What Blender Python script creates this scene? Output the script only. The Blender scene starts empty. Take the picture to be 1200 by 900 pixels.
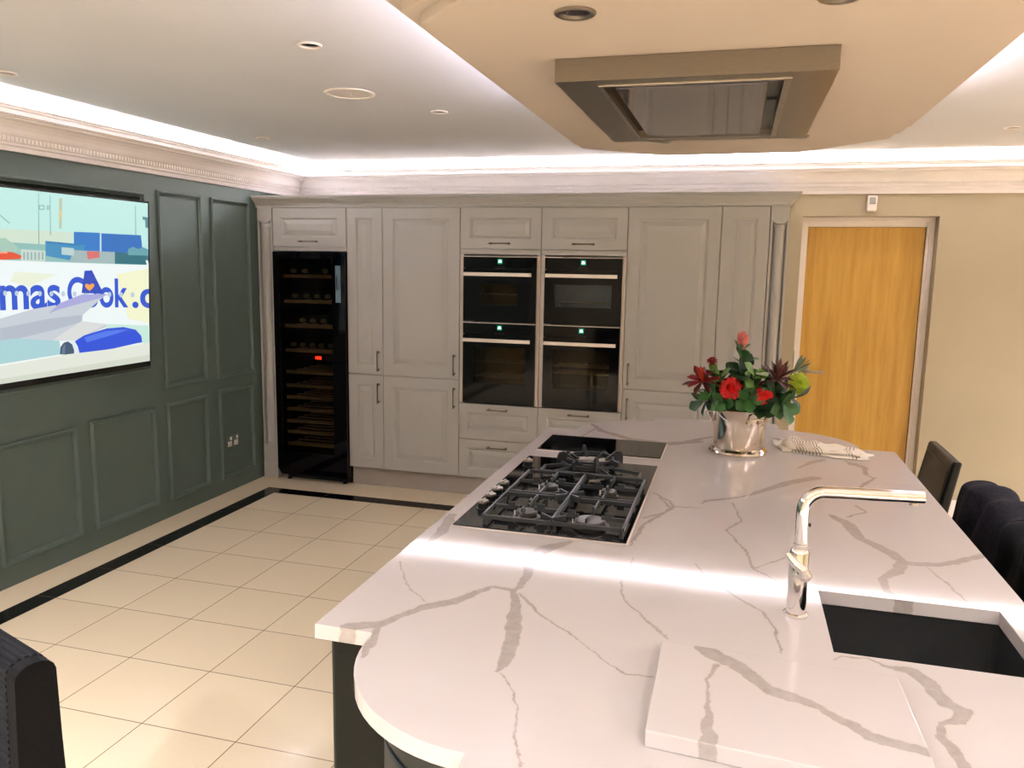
import bpy, bmesh, math, random
from math import pi, sin, cos, radians
from mathutils import Vector, Matrix, noise
random.seed(7)
SC = bpy.context.scene
COL = SC.collection

# ------------------------------------------------------------------ camera
F_PX = 934.716
RIGHT = Vector((0.9627172, 0.27000117, 0.01658229))
DOWN = Vector((0.05568592, -0.13782061, -0.98889057))
FWD = Vector((-0.26471623, 0.95294536, -0.14771753))
EYE = Vector((0, 0, 1.70))
cam = bpy.data.cameras.new('camera')
cam.sensor_fit = 'HORIZONTAL'; cam.sensor_width = 36.0
cam.lens = F_PX / 1200 * 36.0
cam.clip_start = 0.02
co = bpy.data.objects.new('camera', cam); COL.objects.link(co)
m = Matrix((RIGHT, -DOWN, -FWD)).transposed().to_4x4(); m.translation = EYE
co.matrix_world = m
SC.camera = co
SC.view_settings.view_transform = 'Standard'
SC.view_settings.look = 'None'
SC.view_settings.gamma = 1.0
SC.view_settings.use_curve_mapping = False
SC.view_settings.exposure = 1.2

def ray(u, v):
    return RIGHT * ((u - 600) / F_PX) + DOWN * ((v - 450) / F_PX) + FWD
def at(u, v, ax, val):
    d = ray(u, v)
    return EYE + d * ((val - EYE[ax]) / d[ax])

# ------------------------------------------------------------------ materials
def lin(c):
    out = []
    for x in c:
        x /= 255.0
        out.append(x / 12.92 if x <= 0.04045 else ((x + 0.055) / 1.055) ** 2.4)
    return (out[0], out[1], out[2], 1.0)

class NT:
    def __init__(s, mat):
        s.t = mat.node_tree; s.n = s.t.nodes; s.l = s.t.links
    def new(s, typ, **kw):
        nd = s.n.new(typ)
        for k, v in kw.items(): setattr(nd, k, v)
        return nd
    def put(s, sock, val):
        if isinstance(val, bpy.types.NodeSocket): s.l.new(val, sock)
        elif val is not None: sock.default_value = val
    def math(s, op, a, b=None, c=None, clamp=False):
        nd = s.new('ShaderNodeMath', operation=op); nd.use_clamp = clamp
        s.put(nd.inputs[0], a); s.put(nd.inputs[1], b); s.put(nd.inputs[2], c)
        return nd.outputs[0]
    def vm(s, op, a, b=None, scale=None):
        nd = s.new('ShaderNodeVectorMath', operation=op)
        s.put(nd.inputs[0], a); s.put(nd.inputs[1], b)
        if scale is not None: s.put(nd.inputs['Scale'], scale)
        return nd.outputs['Value'] if op in ('DOT_PRODUCT', 'LENGTH', 'DISTANCE') else nd.outputs['Vector']
    def mix(s, f, a, b):
        nd = s.new('ShaderNodeMix', data_type='RGBA')
        s.put(nd.inputs[0], f); s.put(nd.inputs[6], a); s.put(nd.inputs[7], b)
        return nd.outputs[2]
    def noise(s, vec, scale, detail=3.0, rough=0.5):
        nd = s.new('ShaderNodeTexNoise')
        s.put(nd.inputs['Vector'], vec); nd.inputs['Scale'].default_value = scale
        nd.inputs['Detail'].default_value = detail; nd.inputs['Roughness'].default_value = rough
        return nd
    def maprange(s, v, a, b, c=0.0, d=1.0, smooth=False):
        nd = s.new('ShaderNodeMapRange')
        if smooth: nd.interpolation_type = 'SMOOTHSTEP'
        s.put(nd.inputs['Value'], v)
        for i, x in zip(('From Min', 'From Max', 'To Min', 'To Max'), (a, b, c, d)): s.put(nd.inputs[i], x)
        return nd.outputs[0]

def base_mat(name, rough=0.5, metal=0.0, spec=0.5):
    mt = bpy.data.materials.new(name); mt.use_nodes = True
    nt = NT(mt); b = nt.n['Principled BSDF']
    b.inputs['Roughness'].default_value = rough; b.inputs['Metallic'].default_value = metal
    b.inputs['Specular IOR Level'].default_value = spec
    return mt, nt, b

def mat(name, rgb, rough=0.5, metal=0.0, var=0.06, nscale=8.0, bump=0.0, bscale=60.0, spec=0.5, stretch=None, coat=0.0):
    """principled with a slight procedural colour variation and optional bump"""
    mt, nt, b = base_mat(name, rough, metal, spec)
    tc = nt.new('ShaderNodeTexCoord').outputs['Object']
    if stretch:
        mp = nt.new('ShaderNodeMapping'); mp.inputs['Scale'].default_value = stretch
        nt.l.new(tc, mp.inputs['Vector']); tc = mp.outputs[0]
    n = nt.noise(tc, nscale)
    c = lin(rgb)
    lo = tuple(x * (1 - var) for x in c[:3]) + (1,); hi = tuple(min(1, x * (1 + var)) for x in c[:3]) + (1,)
    nt.l.new(nt.mix(nt.maprange(n.outputs['Fac'], .3, .7), lo, hi), b.inputs['Base Color'])
    if bump:
        n2 = nt.noise(tc, bscale, 4.0)
        bp = nt.new('ShaderNodeBump'); bp.inputs['Strength'].default_value = bump; bp.inputs['Distance'].default_value = 0.002
        nt.l.new(n2.outputs['Fac'], bp.inputs['Height']); nt.l.new(bp.outputs[0], b.inputs['Normal'])
    if coat: b.inputs['Coat Weight'].default_value = coat
    return mt

def emit(name, rgb, strength=1.0):
    mt, nt, b = base_mat(name, .4)
    b.inputs['Base Color'].default_value = (0, 0, 0, 1)
    b.inputs['Emission Color'].default_value = lin(rgb); b.inputs['Emission Strength'].default_value = strength
    b.inputs['Specular IOR Level'].default_value = .2
    return mt

def tinted_glass(name, tint, rough=0.02):
    mt = bpy.data.materials.new(name); mt.use_nodes = True
    nt = NT(mt); nt.n.remove(nt.n['Principled BSDF'])
    tr = nt.new('ShaderNodeBsdfTransparent'); tr.inputs[0].default_value = tint
    gl = nt.new('ShaderNodeBsdfGlossy'); gl.inputs['Roughness'].default_value = rough
    fr = nt.new('ShaderNodeFresnel'); fr.inputs[0].default_value = 1.22
    mx = nt.new('ShaderNodeMixShader')
    nt.l.new(fr.outputs[0], mx.inputs[0]); nt.l.new(tr.outputs[0], mx.inputs[1]); nt.l.new(gl.outputs[0], mx.inputs[2])
    nt.l.new(mx.outputs[0], nt.n['Material Output'].inputs['Surface'])
    return mt

M = {}
M['wall_green'] = mat('wall_green', (78, 92, 84), .55, var=.03, bump=.15, bscale=180)
M['wall_beige'] = mat('wall_beige', (174, 161, 134), .8, var=.025, nscale=2, bump=.15, bscale=150)
M['ceiling_paint'] = mat('ceiling_paint', (204, 203, 206), .9, var=.02, nscale=1.5)
M['raft_paint'] = mat('raft_paint', (184, 170, 155), .85, var=.02, nscale=1.5)
M['white_trim'] = mat('white_trim', (236, 228, 224), .55, var=.02)
M['white_paint'] = mat('white_paint', (232, 222, 212), .5, var=.02)
M['cabinet'] = mat('cabinet_paint', (175, 171, 164), .42, var=.02, nscale=3, bump=.05, bscale=200)
M['plinth'] = mat('plinth_paint', (160, 150, 142), .5, var=.02)
M['gap'] = mat('shadow_gap', (40, 36, 33), .8)
M['nickel'] = mat('brushed_nickel', (168, 160, 148), .30, 1.0, var=.05)
M['steel'] = mat('brushed_steel', (150, 142, 132), .36, 1.0, var=.06, nscale=30, stretch=(1, 12, 12))
M['steel_bar'] = mat('steel_handle', (225, 214, 206), .42, .75, var=.03)
M['chrome'] = mat('chrome', (236, 232, 230), .06, 1.0, var=.01)
M['silver'] = mat('polished_silver', (226, 214, 200), .10, 1.0, var=.04, nscale=14)
M['handle_metal'] = mat('antique_nickel', (116, 104, 90), .30, 1.0, var=.08)
M['oven_black'] = mat('black_oven_glass', (5, 5, 9), .06, var=.1, spec=.16)
M['black_glass'] = mat('black_glass', (7, 8, 12), .05, var=.1)
M['black_plastic'] = mat('black_plastic', (12, 12, 13), .35, var=.1)
M['black_enamel'] = mat('black_enamel', (10, 10, 11), .25, var=.1)
M['cast_iron'] = mat('cast_iron', (42, 44, 45), .42, .35, var=.15, nscale=60, bump=.2, bscale=300)
M['burner_cap'] = mat('burner_cap', (74, 69, 65), .4, .5, var=.1)
M['brass'] = mat('burner_ring', (52, 48, 44), .35, .8, var=.1)
M['leather'] = mat('black_leather', (14, 14, 12), .36, spec=.3, var=.15, nscale=25, bump=.35, bscale=220)
M['island_paint'] = mat('island_paint', (22, 30, 27), .45, var=.05)
M['island_shaded'] = mat('island_paint_shaded', (12, 15, 11), .5, var=.05, spec=.2)  # island paint darkened: shade on the flat carcass faces put into the colour
M['oak'] = None
M['shelf_wood'] = mat('shelf_wood', (150, 112, 66), .55, var=.25, nscale=14, stretch=(1, 8, 8))
M['cavity'] = mat('oven_cavity', (104, 88, 48), .45, var=.15)
M['cavity_grey'] = mat('microwave_cavity', (170, 174, 178), .35, var=.1)
M['cavity_dark'] = mat('oven_cavity_dark', (60, 66, 66), .45, var=.15)
M['fleece'] = mat('grey_fleece', (36, 35, 42), .95, spec=.1, var=.4, nscale=70, bump=1.0, bscale=110)
M['coat'] = mat('black_padded_cloth', (4, 4, 5), .7, spec=.15, var=.25, nscale=30, bump=.5, bscale=120)
M['ribbed'] = mat('black_ribbed_fabric', (13, 14, 19), .75, spec=.2, var=.2, nscale=60, bump=.4, bscale=300)
M['sink_granite'] = mat('black_granite', (5, 7, 7), .7, var=.3, nscale=220, bump=.2, bscale=400)
M['lens_dark'] = mat('lamp_lens', (84, 76, 84), .12, .6, var=.3, nscale=90)
M['grille'] = mat('speaker_cloth', (216, 208, 202), .8, var=.04, nscale=300, bump=.3, bscale=900)
M['fridge_glass'] = tinted_glass('smoked_glass', (.62, .62, .60, 1))
M['oven_glass'] = tinted_glass('oven_window_glass', (.72, .66, .54, 1))
M['microwave_glass'] = tinted_glass('microwave_window_glass', (.80, .82, .84, 1))
M['bottle'] = mat('dark_bottle_glass', (22, 30, 20), .08, var=.2)
M['foil'] = mat('bottle_foil', (150, 130, 90), .3, .8, var=.2)
M['red_led'] = emit('red_digits', (255, 45, 20), 5.0)
M['white_led'] = emit('display_white', (225, 255, 240), 2.5)
M['green_led'] = emit('display_green', (20, 120, 90), .8)
M['lamp_on'] = emit('lit_lamp', (255, 226, 190), 14.0)
M['led_strip'] = emit('led_strip', (255, 226, 240), 6.0)

def make_oak():
    mt, nt, b = base_mat('oak_veneer', .38)
    tc = nt.new('ShaderNodeTexCoord').outputs['Object']
    mp = nt.new('ShaderNodeMapping'); mp.inputs['Scale'].default_value = (9, 9, .55)
    nt.l.new(tc, mp.inputs['Vector'])
    n = nt.noise(mp.outputs[0], 2.2, 6, .6)
    mp2 = nt.new('ShaderNodeMapping'); mp2.inputs['Scale'].default_value = (150, 150, 5)
    nt.l.new(tc, mp2.inputs['Vector'])
    n2 = nt.noise(mp2.outputs[0], 1.0, 3, .6)
    a = nt.mix(nt.maprange(n.outputs['Fac'], .3, .7), lin((184, 136, 46)), lin((208, 162, 70)))
    c = nt.mix(nt.maprange(n2.outputs['Fac'], .55, .75, 0, .45), a, lin((150, 94, 30)))
    nt.l.new(c, b.inputs['Base Color'])
    return mt
M['oak'] = make_oak()

def make_floor():
    """cream porcelain tiles 398 mm with grey-brown joints and a black inlaid band"""
    mt, nt, b = base_mat('floor_tiles', .16)
    geo = nt.new('ShaderNodeTexCoord').outputs['Object']
    sp = nt.new('ShaderNodeSeparateXYZ'); nt.l.new(geo, sp.inputs[0])
    X, Y = sp.outputs[0], sp.outputs[1]
    T = .3975; x0 = -3.222; y0 = 5.052; bw = .118
    gx = nt.math('DIVIDE', nt.math('SUBTRACT', X, x0), T)
    gy = nt.math('DIVIDE', nt.math('SUBTRACT', y0, Y), T)
    def joint(g, w):
        f = nt.math('FRACT', g)
        e = nt.math('MINIMUM', f, nt.math('SUBTRACT', 1.0, f))
        return nt.math('LESS_THAN', e, w / T)
    # inside main field
    inx = nt.math('GREATER_THAN', X, x0); iny = nt.math('LESS_THAN', Y, y0)
    field = nt.math('MULTIPLY', inx, iny)
    jf = nt.math('MAXIMUM', joint(gx, .0019), joint(gy, .0019))
    # band region = outer rect minus field
    ox = nt.math('GREATER_THAN', X, x0 - bw); oy = nt.math('LESS_THAN', Y, y0 + bw)
    outer = nt.math('MULTIPLY', ox, oy)
    band = nt.math('MULTIPLY', outer, nt.math('SUBTRACT', 1.0, field))
    # band joints: along left run use gy, along back run use gx
    bj = nt.math('MAXIMUM', nt.math('MULTIPLY', joint(gy, .0016), nt.math('LESS_THAN', X, x0)),
                 nt.math('MULTIPLY', joint(gx, .0016), nt.math('GREATER_THAN', Y, y0)))
    cell = nt.new('ShaderNodeTexWhiteNoise', noise_dimensions='2D')
    cmb = nt.new('ShaderNodeCombineXYZ')
    nt.l.new(nt.math('FLOOR', gx), cmb.inputs[0]); nt.l.new(nt.math('FLOOR', gy), cmb.inputs[1])
    nt.l.new(cmb.outputs[0], cell.inputs['Vector'])
    cloud = nt.noise(geo, 60, 4)
    f1 = nt.math('ADD', nt.math('MULTIPLY', cell.outputs['Value'], .5), nt.math('MULTIPLY', cloud.outputs['Fac'], .5))
    tile = nt.mix(f1, lin((232, 212, 180)), lin((242, 223, 192)))
    tile = nt.mix(nt.math('MULTIPLY', jf, field), tile, lin((126, 98, 70)))
    blk = nt.mix(nt.noise(geo, 25, 5).outputs['Fac'], lin((10, 8, 9)), lin((26, 22, 22)))
    blk = nt.mix(bj, blk, lin((120, 104, 88)))
    nt.l.new(nt.mix(band, tile, blk), b.inputs['Base Color'])
    bp = nt.new('ShaderNodeBump'); bp.inputs['Distance'].default_value = .002; bp.inputs['Strength'].default_value = .5
    nt.l.new(nt.math('SUBTRACT', 1.0, nt.math('MULTIPLY', jf, field)), bp.inputs['Height'])
    nt.l.new(bp.outputs[0], b.inputs['Normal'])
    return mt
M['floor'] = make_floor()

def make_quartz(name, veins):
    """white quartz with grey veins: every vein is a chain of tapered segments"""
    mt, nt, b = base_mat(name, .07, 0, .20)
    P = nt.new('ShaderNodeNewGeometry').outputs['Position']
    sp = nt.new('ShaderNodeSeparateXYZ'); nt.l.new(P, sp.inputs[0])
    cm = nt.new('ShaderNodeCombineXYZ'); nt.l.new(sp.outputs[0], cm.inputs[0]); nt.l.new(sp.outputs[1], cm.inputs[1])
    flat = cm.outputs[0]
    nz = nt.noise(P, 22, 4, .6)
    off = nt.vm('SCALE', nt.vm('SUBTRACT', nz.outputs['Color'], (.5, .5, .5)), scale=.022)
    nz2 = nt.noise(P, 120, 3, .6)
    off2 = nt.vm('SCALE', nt.vm('SUBTRACT', nz2.outputs['Color'], (.5, .5, .5)), scale=.006)
    q = nt.vm('MULTIPLY', nt.vm('ADD', nt.vm('ADD', flat, off), off2), (1, 1, 0))
    best = None
    q0 = q
    for line in veins:
        if best is not None:      # chains the evaluation so that only one vein is on the shader stack at a time
            q = nt.new('ShaderNodeVectorMath', operation='MULTIPLY_ADD')
            nt.put(q.inputs[0], best); q.inputs[1].default_value = (1e-7, 1e-7, 0); nt.put(q.inputs[2], q0); q = q.outputs[0]
        for (ax, ay, ar), (bx, by, br) in zip(line[:-1], line[1:]):
            A = (ax, ay, 0); D = (bx - ax, by - ay, 0); L2 = D[0] ** 2 + D[1] ** 2
            if L2 < 1e-9: continue
            pa = nt.vm('SUBTRACT', q, A)
            dt = nt.vm('DOT_PRODUCT', pa, D)
            hh = nt.math('MULTIPLY', dt, 1.0 / L2, clamp=True)
            dist = nt.vm('DISTANCE', pa, nt.vm('SCALE', D, scale=hh))
            rr = nt.math('MULTIPLY_ADD', hh, br - ar, ar)
            dd = nt.math('SUBTRACT', dist, rr)
            best = dd if best is None else nt.math('MINIMUM', best, dd)
    inside = nt.maprange(best, .0008, -.0018, 0, 1, True)
    soft = nt.maprange(best, .012, -.004, 0, .18, True)
    n3 = nt.noise(P, 45, 5, .65).outputs['Fac']
    edge = nt.math('MULTIPLY', nt.maprange(nt.math('ABSOLUTE', best), .0, .0022, 1, 0), nt.maprange(n3, .45, .65, 0, 1))
    base = nt.mix(nt.noise(P, 6, 4).outputs['Fac'], lin((190, 182, 181)), lin((197, 190, 188)))
    c = nt.mix(soft, base, lin((190, 178, 168)))
    c = nt.mix(nt.math('MULTIPLY', inside, nt.maprange(n3, .3, .7, .62, 1.0)), c, lin((157, 148, 142)))
    c = nt.mix(nt.math('MULTIPLY', edge, .6), c, lin((150, 128, 108)))
    nt.l.new(c, b.inputs['Base Color'])
    return mt
VEINS_TOP = [
   [(-0.419, 2.154, 0.0095), (-0.471, 2.081, 0.0246), (-0.493, 2.006, 0.0164), (-0.475, 1.89, 0.0137), (-0.472, 1.81, 0.0096), (-0.478, 1.77, 0.0082), (-0.454, 1.697, 0.0132), (-0.432, 1.605, 0.0172), (-0.41, 1.509, 0.0171), (-0.403, 1.432, 0.0127), (-0.403, 1.392, 0.0039)] ,
   [(-0.48, 1.775, 0.0085), (-0.536, 1.78, 0.0072), (-0.563, 1.733, 0.011), (-0.596, 1.668, 0.0161), (-0.651, 1.62, 0.0132), (-0.68, 1.566, 0.0116), (-0.708, 1.509, 0.0155), (-0.766, 1.476, 0.019)] ,
   [(-0.711, 1.501, 0.0054), (-0.688, 1.421, 0.0115), (-0.68, 1.364, 0.0035)] ,
   [(-0.662, 1.647, 0.0018), (-0.744, 1.732, 0.0016), (-0.816, 1.866, 0.0016)] ,
   [(-0.458, 1.758, 0.0047), (-0.377, 1.651, 0.0029), (-0.287, 1.576, 0.0024), (-0.21, 1.492, 0.0022), (-0.166, 1.454, 0.0027), (-0.113, 1.459, 0.0023)] ,
   [(-0.395, 1.385, 0.0016), (-0.354, 1.319, 0.0018), (-0.333, 1.273, 0.0019), (-0.314, 1.184, 0.0015), (-0.283, 1.113, 0.0014)] ,
   [(-0.24, 1.915, 0.0023), (-0.219, 1.804, 0.0024), (-0.165, 1.722, 0.002), (-0.106, 1.646, 0.002)] ,
   [(-0.821, 2.28, 0.0155), (-0.797, 2.11, 0.0167), (-0.8, 2.023, 0.0063)] ,
   [(-0.23, 2.092, 0.0021), (-0.23, 2.013, 0.0012)] ,
   [(0.324, 1.641, 0.0045), (0.373, 1.636, 0.0159), (0.395, 1.597, 0.0158), (0.409, 1.523, 0.0161), (0.434, 1.503, 0.0155), (0.42, 1.466, 0.0108), (0.385, 1.447, 0.0044), (0.377, 1.401, 0.0091), (0.387, 1.371, 0.0105), (0.394, 1.318, 0.0106)] ,
   [(0.332, 2.663, 0.0118), (0.372, 2.59, 0.0206), (0.392, 2.454, 0.0156), (0.454, 2.353, 0.0193), (0.477, 2.282, 0.0166), (0.447, 2.206, 0.0151), (0.399, 2.137, 0.0085), (0.399, 2.046, 0.0116), (0.431, 1.995, 0.0193), (0.452, 1.96, 0.0189)] ,
   [(0.486, 2.275, 0.0151), (0.565, 2.291, 0.0132), (0.624, 2.337, 0.012), (0.702, 2.407, 0.0119)] ,
   [(0.381, 2.662, 0.0042), (0.445, 2.737, 0.0043), (0.424, 2.806, 0.0041)] ,
   [(0.528, 2.263, 0.0021), (0.552, 2.159, 0.004), (0.576, 2.032, 0.0018)] ,
   [(0.33, 3.146, 0.0231), (0.224, 3.037, 0.0202), (0.133, 2.9, 0.0148), (0.06, 2.79, 0.0073), (-0.058, 2.701, 0.009), (-0.073, 2.664, 0.0036)] ,
   [(0.548, 3.222, 0.0069), (0.458, 3.025, 0.0041)] ,
   [(0.027, 2.71, 0.0024), (0.053, 2.51, 0.0034), (0.01, 2.404, 0.0029), (0.065, 2.241, 0.0034), (0.082, 2.103, 0.0038), (0.15, 2.025, 0.0026)] ,
   [(0.082, 2.103, 0.0023), (0.178, 2.23, 0.0024)] ,
   [(-0.243, 2.229, 0.0051), (-0.234, 2.38, 0.0054), (-0.168, 2.567, 0.0065), (-0.224, 2.718, 0.0024)] ,
   [(-0.07, 2.093, 0.0019), (-0.024, 1.99, 0.0026), (0.047, 1.888, 0.0035), (0.098, 1.828, 0.003), (0.123, 1.749, 0.0024), (0.128, 1.636, 0.002)] ,
   [(-0.194, 1.766, 0.0016), (-0.14, 1.682, 0.0026), (-0.1, 1.629, 0.0026)] ,
   [(0.231, 1.638, 0.0023), (0.25, 1.66, 0.0027), (0.297, 1.665, 0.0031), (0.343, 1.631, 0.0035)] ,
   [(-0.667, 3.891, 0.0094), (-0.586, 3.728, 0.0184), (-0.425, 3.586, 0.0229), (-0.259, 3.553, 0.0309), (-0.124, 3.648, 0.0195)] ,
   [(-0.623, 3.795, 0.0054), (-0.651, 3.577, 0.0034)] ,
   [(-0.268, 3.549, 0.0222), (-0.196, 3.594, 0.0187), (-0.133, 3.692, 0.0163), (-0.075, 3.772, 0.0098)] ,
   [(0.277, 3.285, 0.0049), (0.338, 3.407, 0.0145), (0.383, 3.462, 0.0127)] ,
   [(0.47, 3.478, 0.0063), (0.531, 3.374, 0.0141)] ,
   [(0.497, 3.426, 0.0238), (0.529, 3.402, 0.0108), (0.521, 3.262, 0.0075), (0.542, 3.205, 0.0036), (0.488, 3.11, 0.0048), (0.474, 3.032, 0.0017)] ,
   [(-0.24, 2.739, 0.0031), (-0.178, 2.653, 0.0062), (-0.162, 2.595, 0.0059), (-0.187, 2.515, 0.0064), (-0.24, 2.439, 0.006)] ,
   [(-0.162, 2.595, 0.0048), (-0.077, 2.607, 0.0036)] ,
   [(-0.239, 2.374, 0.0034), (-0.243, 2.27, 0.0048), (-0.252, 2.173, 0.0017)] ,
]
VEINS_BOARD = [
   [(-0.023, 1.548, 0.0205), (-0.001, 1.52, 0.0205), (0.045, 1.488, 0.0159), (0.096, 1.417, 0.0144), (0.134, 1.404, 0.015), (0.178, 1.381, 0.0086), (0.214, 1.35, 0.0119), (0.254, 1.314, 0.0144), (0.33, 1.296, 0.0131)] ,
   [(0.004, 1.481, 0.0067), (-0.016, 1.418, 0.0023), (-0.008, 1.351, 0.0039), (-0.007, 1.282, 0.009), (-0.003, 1.198, 0.0151)] ,
]
M['quartz'] = make_quartz('veined_quartz', VEINS_TOP)
M['quartz_board'] = make_quartz('veined_quartz_board', VEINS_BOARD)

# ------------------------------------------------------------------ mesh helpers
ORI = {}
def box(bm, x0, x1, y0, y1, z0, z1):
    vs = [bm.verts.new((x, y, z)) for x in (x0, x1) for y in (y0, y1) for z in (z0, z1)]
    for f in ((0, 1, 3, 2), (4, 6, 7, 5), (0, 4, 5, 1), (2, 3, 7, 6), (0, 2, 6, 4), (1, 5, 7, 3)):
        bm.faces.new([vs[i] for i in f])
    return vs
def ring_loft(bm, rings, close=True, cap0=True, cap1=True):
    R = [[bm.verts.new(p) for p in r] for r in rings]
    n = len(R[0])
    for a, b in zip(R[:-1], R[1:]):
        for i in range(n if close else n - 1):
            j = (i + 1) % n
            bm.faces.new((a[i], a[j], b[j], b[i]))
    if cap0: bm.faces.new(list(reversed(R[0])))
    if cap1: bm.faces.new(R[-1])
    return R
def basis(d):
    d = Vector(d).normalized()
    a = Vector((0, 0, 1)) if abs(d.z) < .9 else Vector((1, 0, 0))
    u = d.cross(a).normalized(); return u, d.cross(u).normalized()
def tube(bm, pts, r, seg=10, cap=True):
    pts = [Vector(p) for p in pts]; rings = []
    rs = r if isinstance(r, (list, tuple)) else [r] * len(pts)
    u = None
    for i, p in enumerate(pts):
        d = (pts[min(i + 1, len(pts) - 1)] - pts[max(i - 1, 0)]).normalized()
        if u is None: u, v = basis(d)
        else:
            u = (u - d * u.dot(d)).normalized(); v = d.cross(u)
        rings.append([p + (u * cos(2 * pi * k / seg) + v * sin(2 * pi * k / seg)) * rs[i] for k in range(seg)])
    ring_loft(bm, rings, True, cap, cap)
def cyl(bm, a, b, r, seg=24, r2=None):
    tube(bm, [a, b], [r, r if r2 is None else r2], seg)
def lathe(bm, prof, c, seg=40, cap0=True, cap1=True, axis='z'):
    rings = []
    for r, z in prof:
        ring = []
        for k in range(seg):
            a = 2 * pi * k / seg
            if axis == 'z': ring.append((c[0] + r * cos(a), c[1] + r * sin(a), c[2] + z))
            else: ring.append((c[0] + r * cos(a), c[1] - z, c[2] + r * sin(a)))
        rings.append(ring)
    ring_loft(bm, rings, True, cap0, cap1)
def prism(bm, poly, z0, z1):
    ring_loft(bm, [[(x, y, z0) for x, y in poly], [(x, y, z1) for x, y in poly]])
def obj(name, bm, m, parent=None, bevel=0, seg=2, smooth=False, ang=35, keep=False):
    bmesh.ops.recalc_face_normals(bm, faces=bm.faces)
    if parent is None:
        if keep: org = Vector((0, 0, 0))
        else:
            xs = [v.co.x for v in bm.verts]; ys = [v.co.y for v in bm.verts]; zs = [v.co.z for v in bm.verts]
            org = Vector(((min(xs) + max(xs)) / 2, (min(ys) + max(ys)) / 2, min(zs)))
    else: org = ORI[parent.name]
    bmesh.ops.translate(bm, verts=bm.verts, vec=-org)
    me = bpy.data.meshes.new(name)
    if smooth:
        for f in bm.faces: f.smooth = True
    bm.to_mesh(me); bm.free()
    for mm in (m if isinstance(m, (list, tuple)) else [m]): me.materials.append(mm)
    o = bpy.data.objects.new(name, me); COL.objects.link(o)
    if parent is None: o.location = org
    else: o.parent = parent
    ORI[o.name] = org
    if bevel:
        bv = o.modifiers.new('bevel', 'BEVEL'); bv.width = bevel; bv.segments = seg
        bv.limit_method = 'ANGLE'; bv.angle_limit = radians(ang)
    if smooth:
        try: me.set_sharp_from_angle(angle=radians(ang))
        except Exception: pass
    return o
def B(): return bmesh.new()
def tag(o, label=None, cat=None, group=None, kind=None):
    if label: o['label'] = label
    if cat: o['category'] = cat
    if group: o['group'] = group
    if kind: o['kind'] = kind
    return o
def thing(name, label, cat, loc=(0, 0, 0), rz=0, group=None):
    o = bpy.data.objects.new(name, None); COL.objects.link(o)
    o.empty_display_size = .05
    o.location = loc; o.rotation_euler = (0, 0, rz)
    ORI[o.name] = Vector(loc)
    return tag(o, label, cat, group)
def local(name, label, cat, group=None):
    """a thing whose parts are built in local coordinates and moved afterwards"""
    return thing(name, label, cat, (0, 0, 0), 0, group)
def dup(root, loc, rz=None, label=None, group=None):
    r = root.copy(); COL.objects.link(r); r.location = loc
    if rz is not None: r.rotation_euler = (r.rotation_euler[0], r.rotation_euler[1], rz)
    if label: r['label'] = label
    if group: r['group'] = group
    for ch in root.children:
        c = ch.copy(); COL.objects.link(c); c.parent = r
        for g in ch.children:
            d = g.copy(); COL.objects.link(d); d.parent = c
    return r
def struct(name, bm, m, **kw):
    o = obj(name, bm, m, **kw); o['kind'] = 'structure'; return o

# ------------------------------------------------------------------ room shell
XL, XR, YB, YF, ZC = -3.55, 4.6, 6.06, -3.2, 2.48
bm = B(); box(bm, XL - .2, XR + .2, YF - .2, YB + .3, -.12, 0); struct('floor', bm, M['floor'], keep=True)
bm = B(); box(bm, XL - .2, XR + .2, YF - .2, YB + .3, ZC, ZC + .1); struct('ceiling', bm, M['ceiling_paint'])
RY0, RY1, RZ0, RZ1, RD = 2.38, 4.19, 1.035, 2.072, .075   # recess for the television
bm = B()
for y0, y1, z0, z1 in ((YF, RY0, 0, ZC), (RY1, YB, 0, ZC), (RY0, RY1, 0, RZ0), (RY0, RY1, RZ1, ZC)):
    box(bm, XL - RD, XL, y0, y1, z0, z1)
box(bm, XL - .2, XL - RD, YF, YB, 0, ZC)
struct('wall_left', bm, M['wall_green'])
bm = B(); box(bm, XR, XR + .2, YF, YB, 0, ZC); struct('wall_right', bm, M['wall_beige'])
bm = B(); box(bm, XL - .2, XR + .2, YF - .2, YF, 0, ZC); struct('wall_front', bm, M['wall_beige'])
DX0, DX1, DZ = .42, 1.292, 2.072
bm = B()
box(bm, XL - .2, DX0, YB, YB + .22, 0, ZC); box(bm, DX1, XR + .2, YB, YB + .22, 0, ZC); box(bm, DX0, DX1, YB, YB + .22, DZ, ZC)
struct('wall_back', bm, M['wall_beige'])

# oak door in its white frame, set back in the wall
YD = 6.20
bm = B()
box(bm, .458, 1.240, YD, YD + .042, .006, 2.004)
dr = tag(obj('door_1', bm, M['oak'], bevel=.002), kind='structure')
bm = B()
def fr(bm, x0, x1, z1, w, y0, y1, wt=None):
    box(bm, x0, x0 + w, y0, y1, 0, z1); box(bm, x1 - w, x1, y0, y1, 0, z1); box(bm, x0 + w, x1 - w, y0, y1, z1 - (wt or w), z1)
fr(bm, .4215, 1.2905, 2.0715, .032, YB + .10, YB + .205)
fr(bm, .4215, 1.2905, 2.0715, .048, YB + .115, YB + .1385, .066)
struct('trim_1', bm, M['white_paint'], bevel=.002)
bm = B()
lathe(bm, [(.026, 0), (.026, .006), (.022, .009), (.011, .010), (.011, .045), (.0, .046)], (.517, YD - .0005, .965), 24, axis='y')
tube(bm, [(.517, YD - .045, .965), (.53, YD - .055, .965), (.55, YD - .056, .965), (.60, YD - .056, .964), (.64, YD - .054, .963)], .0095, 12)
obj('door_handle', bm, M['nickel'], parent=dr, smooth=True)
bm = B(); cyl(bm, (.517, YD - .001, .90), (.517, YD - .008, .90), .025, 24); obj('lock_escutcheon', bm, M['nickel'], parent=dr, bevel=.002)
bm = B()
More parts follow.
